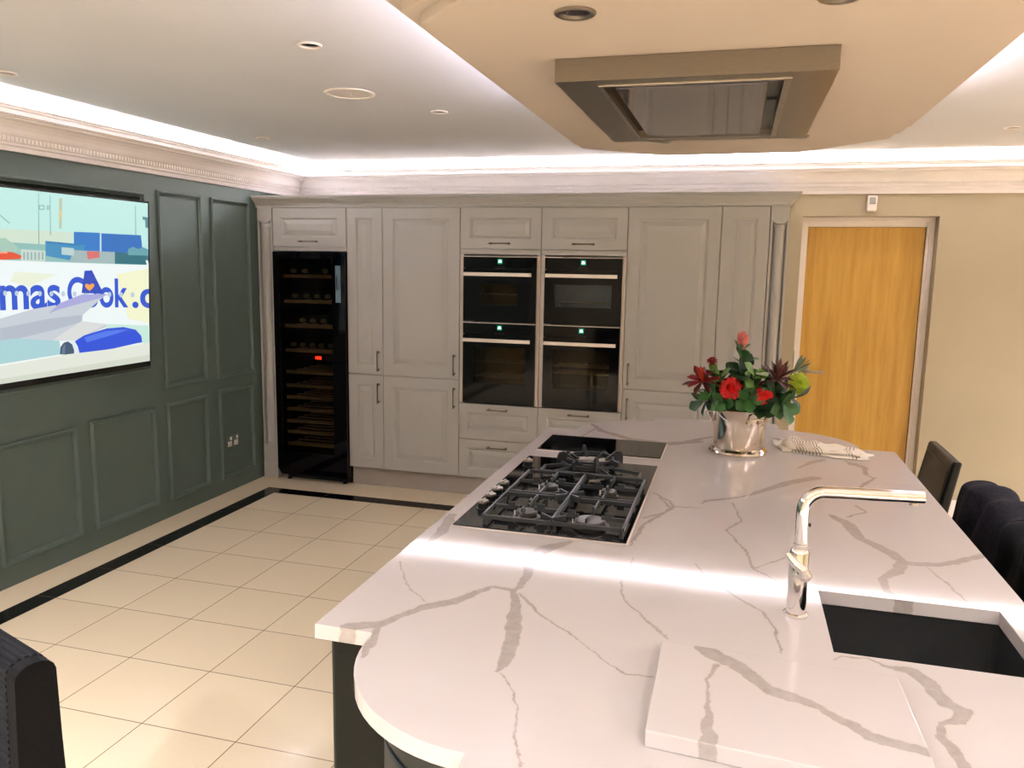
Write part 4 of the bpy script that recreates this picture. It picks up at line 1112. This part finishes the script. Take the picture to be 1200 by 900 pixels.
# ------------------------------------------------------------------ bucket with flowers
BX, BY = .043, 3.505
t = thing('champagne_bucket', 'polished silver champagne bucket with a flared foot, holding flowers', 'bucket', (BX, BY, TZ))
bm = B()
prof_ = [(.100, .0005), (.120, .0008), (.1225, .006), (.119, .013), (.112, .016), (.104, .022), (.1035, .030), (.106, .09), (.111, .15), (.1165, .184), (.1195, .189), (.1195, .193), (.117, .195), (.1145, .192), (.109, .15), (.104, .09), (.100, .030), (.0005, .026)]
lathe(bm, prof_, (BX, BY, TZ), 64, False, True); obj('vessel', bm, M['silver'], t, smooth=True, ang=40)
def grape_handle(a):
    bm = B(); dx, dy = cos(a), sin(a); sx, sy = -dy, dx
    def Q(s_, out, z): return (BX + dx * (.110 + out) + sx * s_, BY + dy * (.110 + out) + sy * s_, TZ + z)
    for s_ in (-1, 1):
        for k in range(7):
            ph = k * 2.4; rr_ = .008 * (k / 7) ** .5 + .001
            c = Q(s_ * .028 + rr_ * cos(ph), .007 + .002 * (k % 2), .142 + rr_ * 1.3 * sin(ph))
            bmesh.ops.create_icosphere(bm, subdivisions=2, radius=.0058, matrix=Matrix.Translation(c))
    tube(bm, [Q(-.030, .006, .150), Q(-.024, .020, .162), Q(0, .028, .166), Q(.024, .020, .162), Q(.030, .006, .150)], [.0045, .0045, .005, .0045, .0045], 12)
    obj('handle', bm, M['silver'], t, smooth=True, ang=60)
grape_handle(radians(-58)); grape_handle(radians(122 + 60))

def leaf_mat(name, c, c2=None, rough=.45): return mat(name, c, rough, var=.28, nscale=22, bump=.3, bscale=60)
GR = [leaf_mat('leaf_dark_green', (28, 62, 30)), leaf_mat('leaf_mid_green', (52, 98, 40)), leaf_mat('leaf_light_green', (104, 142, 66))]
RED = leaf_mat('petal_red', (212, 22, 22)); CRIM = leaf_mat('petal_crimson', (134, 14, 28)); BURG = leaf_mat('petal_burgundy', (88, 30, 38)); ORNG = leaf_mat('petal_orange', (206, 72, 38))
PINKP = leaf_mat('petal_pink', (222, 118, 108)); LIME = leaf_mat('petal_lime', (176, 200, 44)); BRWN = leaf_mat('leaf_brown', (96, 52, 44)); STEM = leaf_mat('stem_green', (62, 92, 44)); GREY = leaf_mat('leaf_grey_green', (112, 128, 100))
def blade(bm, base, d, up, L, W, curl=.25, cup=.18, n=7, tipf=1.0, start=.15):
    """one petal or leaf: tapered, cupped along the midrib, curling; has a little thickness"""
    d = Vector(d).normalized(); up = Vector(up); up = (up - d * up.dot(d)).normalized(); s_ = d.cross(up)
    top, bot = [], []
    p = Vector(base); 
    for i in range(n + 1):
        t_ = i / n
        w = W * (start + (1 - start) * sin(pi * min(1, t_ * .62 + .0) ** .9 * 1.0 / .62 * .5)) if t_ < .62 else W * max(0.02, (1 - ((t_ - .62) / .38) ** (1.6 * tipf)))
        a = curl * t_ * 1.6
        dd = d * cos(a) - up * sin(a); uu = up * cos(a) + d * sin(a)
        if i: p = p + dd * (L / n)
        row = [p + s_ * (w * k) + uu * (abs(k) * w * cup) for k in (-1, -.5, 0, .5, 1)]
        top.append([bm.verts.new(q + uu * .0006) for q in row]); bot.append([bm.verts.new(q - uu * .0006) for q in row])
    for i in range(n):
        for k in range(4):
            bm.faces.new((top[i][k], top[i][k + 1], top[i + 1][k + 1], top[i + 1][k])); bm.faces.new((bot[i][k], bot[i + 1][k], bot[i + 1][k + 1], bot[i][k + 1]))
        bm.faces.new((top[i][0], top[i + 1][0], bot[i + 1][0], bot[i][0])); bm.faces.new((top[i][4], bot[i][4], bot[i + 1][4], top[i + 1][4]))
    bm.faces.new([top[0][k] for k in range(5)] + [bot[0][k] for k in range(4, -1, -1)]); bm.faces.new([bot[n][k] for k in range(5)] + [top[n][k] for k in range(4, -1, -1)])
def stem_to(t, c, r=.0022, m=None):
    c = Vector(c); root = Vector((BX + (c.x - BX) * .12, BY + (c.y - BY) * .12, TZ + .040)); rim = Vector((BX + (c.x - BX) * .36, BY + (c.y - BY) * .36, TZ + .185))
    bm = B(); tube(bm, [root, (root + rim) / 2, rim, (rim * .45 + c * .55), c], r, 8); obj('stem', bm, m or STEM, t, smooth=True)
def mumflower(name, label, c, R, m, face=(0, -1, .45), n=90, centre=None, flat=.75):
    t = thing(name, label, 'flower', c); c = Vector(c); f = Vector(face).normalized(); u, v = basis(f)
    bm = B()
    for i in range(n):
        k = (i + .5) / n; th = math.acos(1 - k * 1.15); ph = i * 2.39996
        d = f * cos(th) + (u * cos(ph) + v * sin(ph)) * sin(th)
        L = R * (.55 + .45 * k) * random.uniform(.9, 1.08)
        blade(bm, c - f * R * .25 + d * R * .12, d, f if th > .3 else u, L * (1 if flat is None else (1 - (1 - flat) * cos(th))), R * .15, curl=random.uniform(.1, .6), cup=.4, n=4)
    obj('petals', bm, m, t, smooth=True, ang=80)
    if centre:
        bm = B(); bmesh.ops.create_icosphere(bm, subdivisions=2, radius=R * .26, matrix=Matrix.Translation(c + f * R * .22)); obj('centre', bm, centre, t, smooth=True)
    bm = B()
    for k in range(8):
        a = 2 * pi * k / 8; d = -f * .3 + u * cos(a) + v * sin(a); blade(bm, c - f * R * .32, d, f, R * .5, R * .16, .3, .2, 4)
    obj('calyx', bm, STEM, t, smooth=True)
    stem_to(t, c - f * R * .3); return t
def spikes(name, label, c, axis, groups, cat='flower'):
    """groups: (material, part, count, tilt0, tilt1, length, width, curl)"""
    t = thing(name, label, cat, c); c = Vector(c); f = Vector(axis).normalized(); u, v = basis(f)
    for m_, part, n, t0, t1, L, W, cu in groups:
        bm = B()
        for i in range(n):
            th = radians(t0 + (t1 - t0) * (i + .5) / n); ph = i * 2.39996 + n
            side = u * cos(ph) + v * sin(ph); d = f * cos(th) + side * sin(th)
            blade(bm, c + side * .002, d, f - side * .4 if th > .4 else -side, L * random.uniform(.85, 1.1), W, cu, .25, 6)
        obj(part, bm, m_, t, smooth=True, ang=80)
    stem_to(t, c); return t
mumflower('red_chrysanthemum', 'bright red round flower, the larger of the two at the front of the bucket', (-.006, 3.385, 1.212), .050, RED, (-.1, -1, .35), 170, None)
mumflower('red_chrysanthemum', 'smaller bright red round flower at the front right of the bucket', (.135, 3.40, 1.188), .040, RED, (.15, -1, .45), 140, None)
mumflower('green_chrysanthemum', 'lime green round flower at the right side of the bouquet', (.276, 3.47, 1.236), .048, LIME, (.35, -.9, .25), 190)
spikes('protea', 'tall pink protea bloom rising at the top of the bouquet', (.030, 3.50, 1.345), (.12, -.05, 1), [(PINKP, 'petals', 22, 3, 27, .088, .0125, -.12), (GREY, 'outer_bracts', 6, 24, 36, .065, .012, .15)])
spikes('red_lily', 'crimson pointed flower at the left edge of the bouquet', (-.118, 3.43, 1.225), (-.25, -.45, 1), [(CRIM, 'petals', 11, 20, 75, .075, .016, .25), (ORNG, 'inner_petals', 4, 2, 20, .070, .012, -.05), (BURG, 'outer_petals', 7, 70, 105, .080, .014, .2)])
mumflower('dark_red_rose', 'small dark red rose above the crimson flower', (-.083, 3.49, 1.315), .026, CRIM, (.1, -.6, .8), 34, flat=.9)
spikes('leucadendron', 'brown-red leafy bloom at the right of the bouquet', (.178, 3.45, 1.245), (.15, -.25, 1), [(BRWN, 'inner_leaves', 14, 5, 55, .090, .011, .1), (BURG, 'outer_leaves', 12, 50, 100, .085, .012, .2)])
spikes('grey_thistle_sprig', 'grey-green spiky sprig reaching up at the right of the bouquet', (.245, 3.50, 1.275), (.55, 0, .8), [(GREY, 'leaves', 9, 3, 50, .085, .008, -.05)], cat='foliage')
mumflower('lime_bud', 'small yellow-green bud under the crimson flower', (-.142, 3.40, 1.195), .018, LIME, (-.5, -.7, .3), 30)
spikes('brown_bud', 'small brown bud left of the tall pink bloom', (-.010, 3.47, 1.275), (-.1, -.2, 1), [(BRWN, 'petals', 9, 5, 50, .034, .008, -.1)])
def sprig(label, c, axis, n, L, W, m_, spread=(25, 95), len_=.10):
    t = thing('leaf_sprig', label, 'foliage', c, 0, None); c = Vector(c); f = Vector(axis).normalized(); u, v = basis(f)
    bm = B()
    for i in range(n):
        k = (i + .5) / n; ph = i * 2.39996 + c.x * 40; th = radians(spread[1] + (spread[0] - spread[1]) * k)
        side = u * cos(ph) + v * sin(ph); d = f * cos(th) + side * sin(th)
        blade(bm, c - f * len_ * (1 - k) , d, f, L * random.uniform(.8, 1.15), W * random.uniform(.85, 1.1), random.uniform(.15, .5), .15, 8)
    obj('leaves', bm, m_, t, smooth=True, ang=80)
    stem_to(t, c); return t
sp = [('mid green leaf sprig hanging over the left rim of the bucket', (-.115, 3.43, 1.14), (-.7, -.4, -.25), 8, .070, .018, GR[0]),
      ('dark leaf sprig in the middle of the bouquet', (.035, 3.45, 1.27), (.0, -.5, .8), 8, .085, .028, GR[0]),
      ('light green leaf sprig right under the tall pink bloom', (.045, 3.47, 1.325), (.15, -.2, 1), 9, .070, .018, GR[1]),
      ('light green leaf sprig behind the large red flower', (-.060, 3.46, 1.255), (-.3, -.3, 1), 8, .075, .017, GR[2]),
      ('broad light leaf sprig right of the middle of the bouquet', (.095, 3.42, 1.275), (.35, -.6, .7), 5, .070, .022, GR[2]),
      ('mid green leaf sprig between the two red flowers', (.070, 3.40, 1.165), (.05, -1, .25), 8, .070, .021, GR[1]),
      ('mid green leaf sprig hanging over the right rim of the bucket', (.215, 3.41, 1.150), (.5, -.7, -.15), 8, .082, .025, GR[1]),
      ('dark leaf sprig below the lime green flower', (.255, 3.45, 1.175), (.8, -.3, -.1), 6, .070, .018, GR[0]),
      ('dark leaf sprig at the back right of the bouquet', (.150, 3.53, 1.24), (.3, .3, .9), 8, .080, .020, GR[0]),
      ('dark leaf sprig at the back left of the bouquet', (-.060, 3.54, 1.23), (-.4, .4, .8), 8, .075, .020, GR[0]),
      ('mid green leaf sprig below the large red flower', (-.030, 3.39, 1.150), (-.3, -1, .05), 7, .062, .018, GR[1]),
      ('dark leaf sprig low in the front of the bouquet', (.120, 3.42, 1.130), (.2, -.9, .25), 8, .075, .022, GR[0]),
      ('mid green leaf sprig below the crimson flower', (-.085, 3.40, 1.185), (-.5, -.6, .2), 6, .060, .018, GR[1])]
for a in sp: sprig(a[0], a[1], a[2], a[3] + 3, a[4] * 1.12, a[5] * 1.25, a[6])
for a in (('pale green leaf sprig standing between crimson flower and large red flower', (-.050, 3.42, 1.265), (-.2, -.5, .9), 7, .060, .017, GR[2]),
          ('dark leaf sprig filling the middle behind the red flowers', (.060, 3.46, 1.21), (.1, -.8, .5), 12, .085, .028, GR[0]),
          ('dark leaf sprig beneath the brown-red leafy bloom', (.175, 3.44, 1.20), (.3, -.8, .5), 11, .080, .026, GR[0]),
          ('mid green leaf sprig behind the crimson flower', (-.100, 3.47, 1.22), (-.4, -.2, .8), 9, .070, .022, GR[1])): sprig(*a)

# ------------------------------------------------------------------ striped tea towel
def towel():
    mt, nt, b = base_mat('striped_cotton', .9)
    uv = nt.new('ShaderNodeUVMap'); uv.uv_map = 'UVMap'
    s_ = nt.new('ShaderNodeSeparateXYZ'); nt.l.new(uv.outputs[0], s_.inputs[0]); U, V = s_.outputs[0], s_.outputs[1]
    fr_ = nt.math('FRACT', nt.math('MULTIPLY', nt.math('ADD', U, nt.math('MULTIPLY', V, .16)), 24.0)); st = nt.math('LESS_THAN', fr_, .42)
    zone = nt.math('MULTIPLY', nt.math('GREATER_THAN', U, .12), nt.math('LESS_THAN', U, .47))
    zone2 = nt.math('MULTIPLY', nt.math('GREATER_THAN', U, .80), nt.math('LESS_THAN', U, .90))
    f = nt.math('MULTIPLY', st, nt.math('MAXIMUM', zone, zone2))
    nt.l.new(nt.mix(nt.math('MULTIPLY', f, .8), lin((232, 222, 208)), lin((128, 112, 96))), b.inputs['Base Color'])
    t = thing('tea_towel', 'crumpled cream tea towel with taupe stripes beside the silver bucket', 'towel', (.38, 3.62, TZ))
    for layer_, (z0, hh, sc, part) in enumerate(((.0012, .010, 1.0, 'lower_fold'), (.012, .020, .86, 'upper_fold'))):
        bm = B(); nu, nv = 64, 30; grid = []
        uvl = bm.loops.layers.uv.new('UVMap'); uvd = {}
        A = Vector((.185, 3.80)); Bq = Vector((.60, 3.62)); C_ = Vector((.225, 3.56)); D_ = Vector((.555, 3.50))
        for i in range(nu + 1):
            row = []
            for j in range(nv + 1):
                u_, v_ = i / nu, j / nv
                top_ = A.lerp(Bq, u_); bot_ = C_.lerp(D_, u_); p = bot_.lerp(top_, v_)
                cen = Vector((.385, 3.63)); p = cen + (p - cen) * sc
                p += Vector((.008 * sin(9 * v_ + 2 * layer_), .020 * sin(pi * u_) * (v_ - .3) + .010 * sin(7 * u_ + layer_ * 2)))
                edge_ = min(1, min(u_, 1 - u_) * 9) * min(1, min(v_, 1 - v_) * 6)
                ridge = (.5 + .5 * sin(26 * u_ - 9 * v_ + 3 * sin(5 * v_ + layer_))) * (1.15 - .8 * u_)
                nzv = noise.noise(Vector((u_ * 5, v_ * 4, layer_ * 3.3))) * .5 + .5
                z = TZ + z0 + edge_ ** .5 * hh * (.35 + .9 * ridge * .8 + .5 * nzv) * (1.2 - .5 * u_)
                v = bm.verts.new((p.x, p.y, z)); uvd[v] = (u_, v_); row.append(v)
            grid.append(row)
        for i in range(nu):
            for j in range(nv):
                f_ = bm.faces.new((grid[i][j], grid[i + 1][j], grid[i + 1][j + 1], grid[i][j + 1]))
                for lp in f_.loops: lp[uvl].uv = uvd[lp.vert]
        o = obj(part, bm, mt, t, smooth=True, ang=80)
        sd = o.modifiers.new('thick', 'SOLIDIFY'); sd.thickness = .0022; sd.offset = 1
towel()

# ------------------------------------------------------------------ counter stools
def stool():
    t = local('counter_stool', 'x', 'stool', 'black leather counter stools along the island')
    # local: origin on the floor under the seat centre, back towards +x, width along y
    bm = B(); box(bm, -.165, .20, -.215, .215, .575, .640); obj('seat', bm, M['leather'], t, bevel=.022, seg=4)
    bm = B(); n = 8; rings = []
    for i in range(n + 1):
        k = i / n; z = .585 + .305 * k; x = .192 + .055 * k; w = .238 * (1 - .03 * k) ; th = .024 - .004 * k
        rings.append([(x - th, -w, z), (x - th, w, z), (x + th, w, z), (x + th, -w, z)])
    ring_loft(bm, rings); obj('backrest', bm, M['leather'], t, bevel=.012, seg=4, ang=50)
    bm = B(); 
    for s_ in (-1, 1): tube(bm, [(.1775 - .003, s_ * .205, .62), (.192, s_ * .205, .70), (.2180, s_ * .203, .845)], .0028, 6)
    tube(bm, [(.220, -.203, .852), (.220, .203, .852)], .0028, 6)
    obj('seam_piping', bm, M['leather'], t, smooth=True)
    for sx, sy in ((-1, -1), (-1, 1), (1, -1), (1, 1)):
        bm = B(); a = Vector((sx * .15, sy * .175, .574)); b = Vector((sx * .155, sy * .2, .0005)); w = .014
        ring_loft(bm, [[(p.x - q, p.y - q, p.z), (p.x + q, p.y - q, p.z), (p.x + q, p.y + q, p.z), (p.x - q, p.y + q, p.z)] for p, q in ((b, .011), (a, .016))]); obj('leg', bm, M['black_plastic'], t, bevel=.002)
    bm = B(); cyl(bm, (-.155, -.19, .22), (-.155, .19, .22), .009, 12); obj('footrest', bm, M['nickel'], t, smooth=True)
    return t
st = stool(); SX = .712
st.location = (SX, 3.975, 0); st['label'] = 'black leather counter stool nearest the oak door, back bare'
s2 = dup(st, (SX, 3.115, 0), label='black counter stool with a dark grey fleece draped over its back')
s3 = dup(st, (SX, 2.48, 0), label='black counter stool at the right picture edge, covered by a black padded coat')
def drape(name, label, cat, x0, yc, half, top, front_z, back_z, th, m_, seed, bulge=.012, bagw=0):
    """cloth hung over the top of a stool back: one thick folded sheet"""
    bm = B(); nu, nv = 44, 34; grid = []
    for i in range(nu + 1):
        s_ = i / nu            # from front hem over the top to the back hem
        row = []
        for j in range(nv + 1):
            v_ = j / nv; y = yc - half + 2 * half * v_
            dz = .012 * noise.noise(Vector((v_ * 3, seed, 0))); tp = top + dz + .010 * sin(pi * v_)
            if s_ < .44:
                k = s_ / .44; z = front_z + .03 * noise.noise(Vector((v_ * 4, seed, 5))) + (tp - .03 - front_z) * k; x = x0 - .040 - th + (z - .89) * .18
            elif s_ < .56:
                k = (s_ - .44) / .12; a = pi * (1 - k); r_ = .040 + th; x = x0 + r_ * cos(a) - (.03) * .18 * (1 - k); z = tp - .03 + (.03 + th * .3) * sin(a)
            else:
                k = (s_ - .56) / .44; z = (tp - .03) + (back_z - tp + .03) * k; x = x0 + .040 + th + (z - .89) * .10
            fold = bulge * noise.noise(Vector((v_ * 7 + seed, s_ * 4, seed))) + bulge * .6 * sin(v_ * 15 + s_ * 3 + seed)
            x += (-1 if s_ < .5 else 1) * (fold * .6 + bulge * .6); z += fold * (.7 if .35 < s_ < .65 else .15)
            y += .010 * noise.noise(Vector((v_ * 2, s_ * 6, seed + 9)))
            row.append(bm.verts.new((x, y, z)))
        grid.append(row)
    for i in range(nu):
        for j in range(nv): bm.faces.new((grid[i][j], grid[i + 1][j], grid[i + 1][j + 1], grid[i][j + 1]))
    o = obj(name, bm, m_, None, smooth=True, ang=80)
    sd = o.modifiers.new('thick', 'SOLIDIFY'); sd.thickness = .012; sd.offset = 1
    ss = o.modifiers.new('soft', 'SUBSURF'); ss.levels = 1; ss.render_levels = 1
    return tag(o, label, cat)
drape('fleece_jacket', 'dark grey fleece hung over the back of the middle stool', 'jacket', SX + .243, 3.10, .268, .903, .60, .45, .012, M['fleece'], 1.7, .018)
ct = drape('padded_coat', 'black padded coat bundled over the stool back at the right picture edge', 'coat', SX + .243, 2.50, .29, .906, .60, .40, .026, M['coat'], 4.2, .020)

# ------------------------------------------------------------------ ribbed dining chair at the lower left
th = radians(-19.5)
t = thing('dining_chair', 'black dining chair with a thick ribbed backrest, cut off at the lower left corner', 'chair', (-1.200, 1.085, 0), math.atan2(.08, -.22))
# local: +x runs along the chair's width away from the visible end, the visible end face is at x = 0
ORI[t.name] = Vector((0, 0, 0))
W_ = .46
bm = B(); 
sec = []
def backsec(x):
    P = []
    z0, z1 = .40, .955
    P += [(x, -.052, z0), (x, -.046, .60), (x, -.040, .80), (x, -.037, z1 - .014)]
    for i in range(9):
        a = pi - pi * i / 8; P.append((x, -.001 + .036 * cos(a), z1 - .014 + .024 * sin(a)))
    P += [(x, .035, z1 - .014), (x, .039, .80), (x, .046, .60), (x, .052, z0)]
    return P
ring_loft(bm, [backsec(0), backsec(.006), backsec(.035)]); obj('end_panel', bm, M['coat'], t, bevel=.004)
def ribsec(x):
    '''the same section with horizontal ribs running along the chair's width'''
    base = [Vector(p) for p in backsec(x)]; out = []
    L = [0]
    for p_, q_ in zip(base[:-1], base[1:]): L.append(L[-1] + (q_ - p_).length)
    n = 560; tot = L[-1]; k = 0; cen = Vector((x, 0, .80))
    for i in range(n + 1):
        d_ = tot * i / n
        while k < len(L) - 2 and L[k + 1] < d_: k += 1
        p_ = base[k].lerp(base[k + 1], (d_ - L[k]) / (L[k + 1] - L[k])); tg = (base[k + 1] - base[k]).normalized(); nm_ = Vector((0, -tg.z, tg.y))
        out.append(tuple(p_ + nm_ * (-.0020 + .0042 * abs(sin(pi * d_ / .0135)))))
    return out
bm = B(); ring_loft(bm, [ribsec(.0355), ribsec(W_)]); obj('backrest', bm, M['ribbed'], t)
bm = B(); box(bm, .002, W_ - .002, .054, .50, .40, .475); obj('seat', bm, M['ribbed'], t, bevel=.015, seg=3)
for x, y in ((.025, 0), (W_ - .025, 0), (.025, .47), (W_ - .025, .47)):
    bm = B(); ring_loft(bm, [[(x - q, y - q, z), (x + q, y - q, z), (x + q, y + q, z), (x - q, y + q, z)] for z, q in ((.0005, .015), (.3995, .022))]); obj('leg', bm, M['black_plastic'], t, bevel=.002)
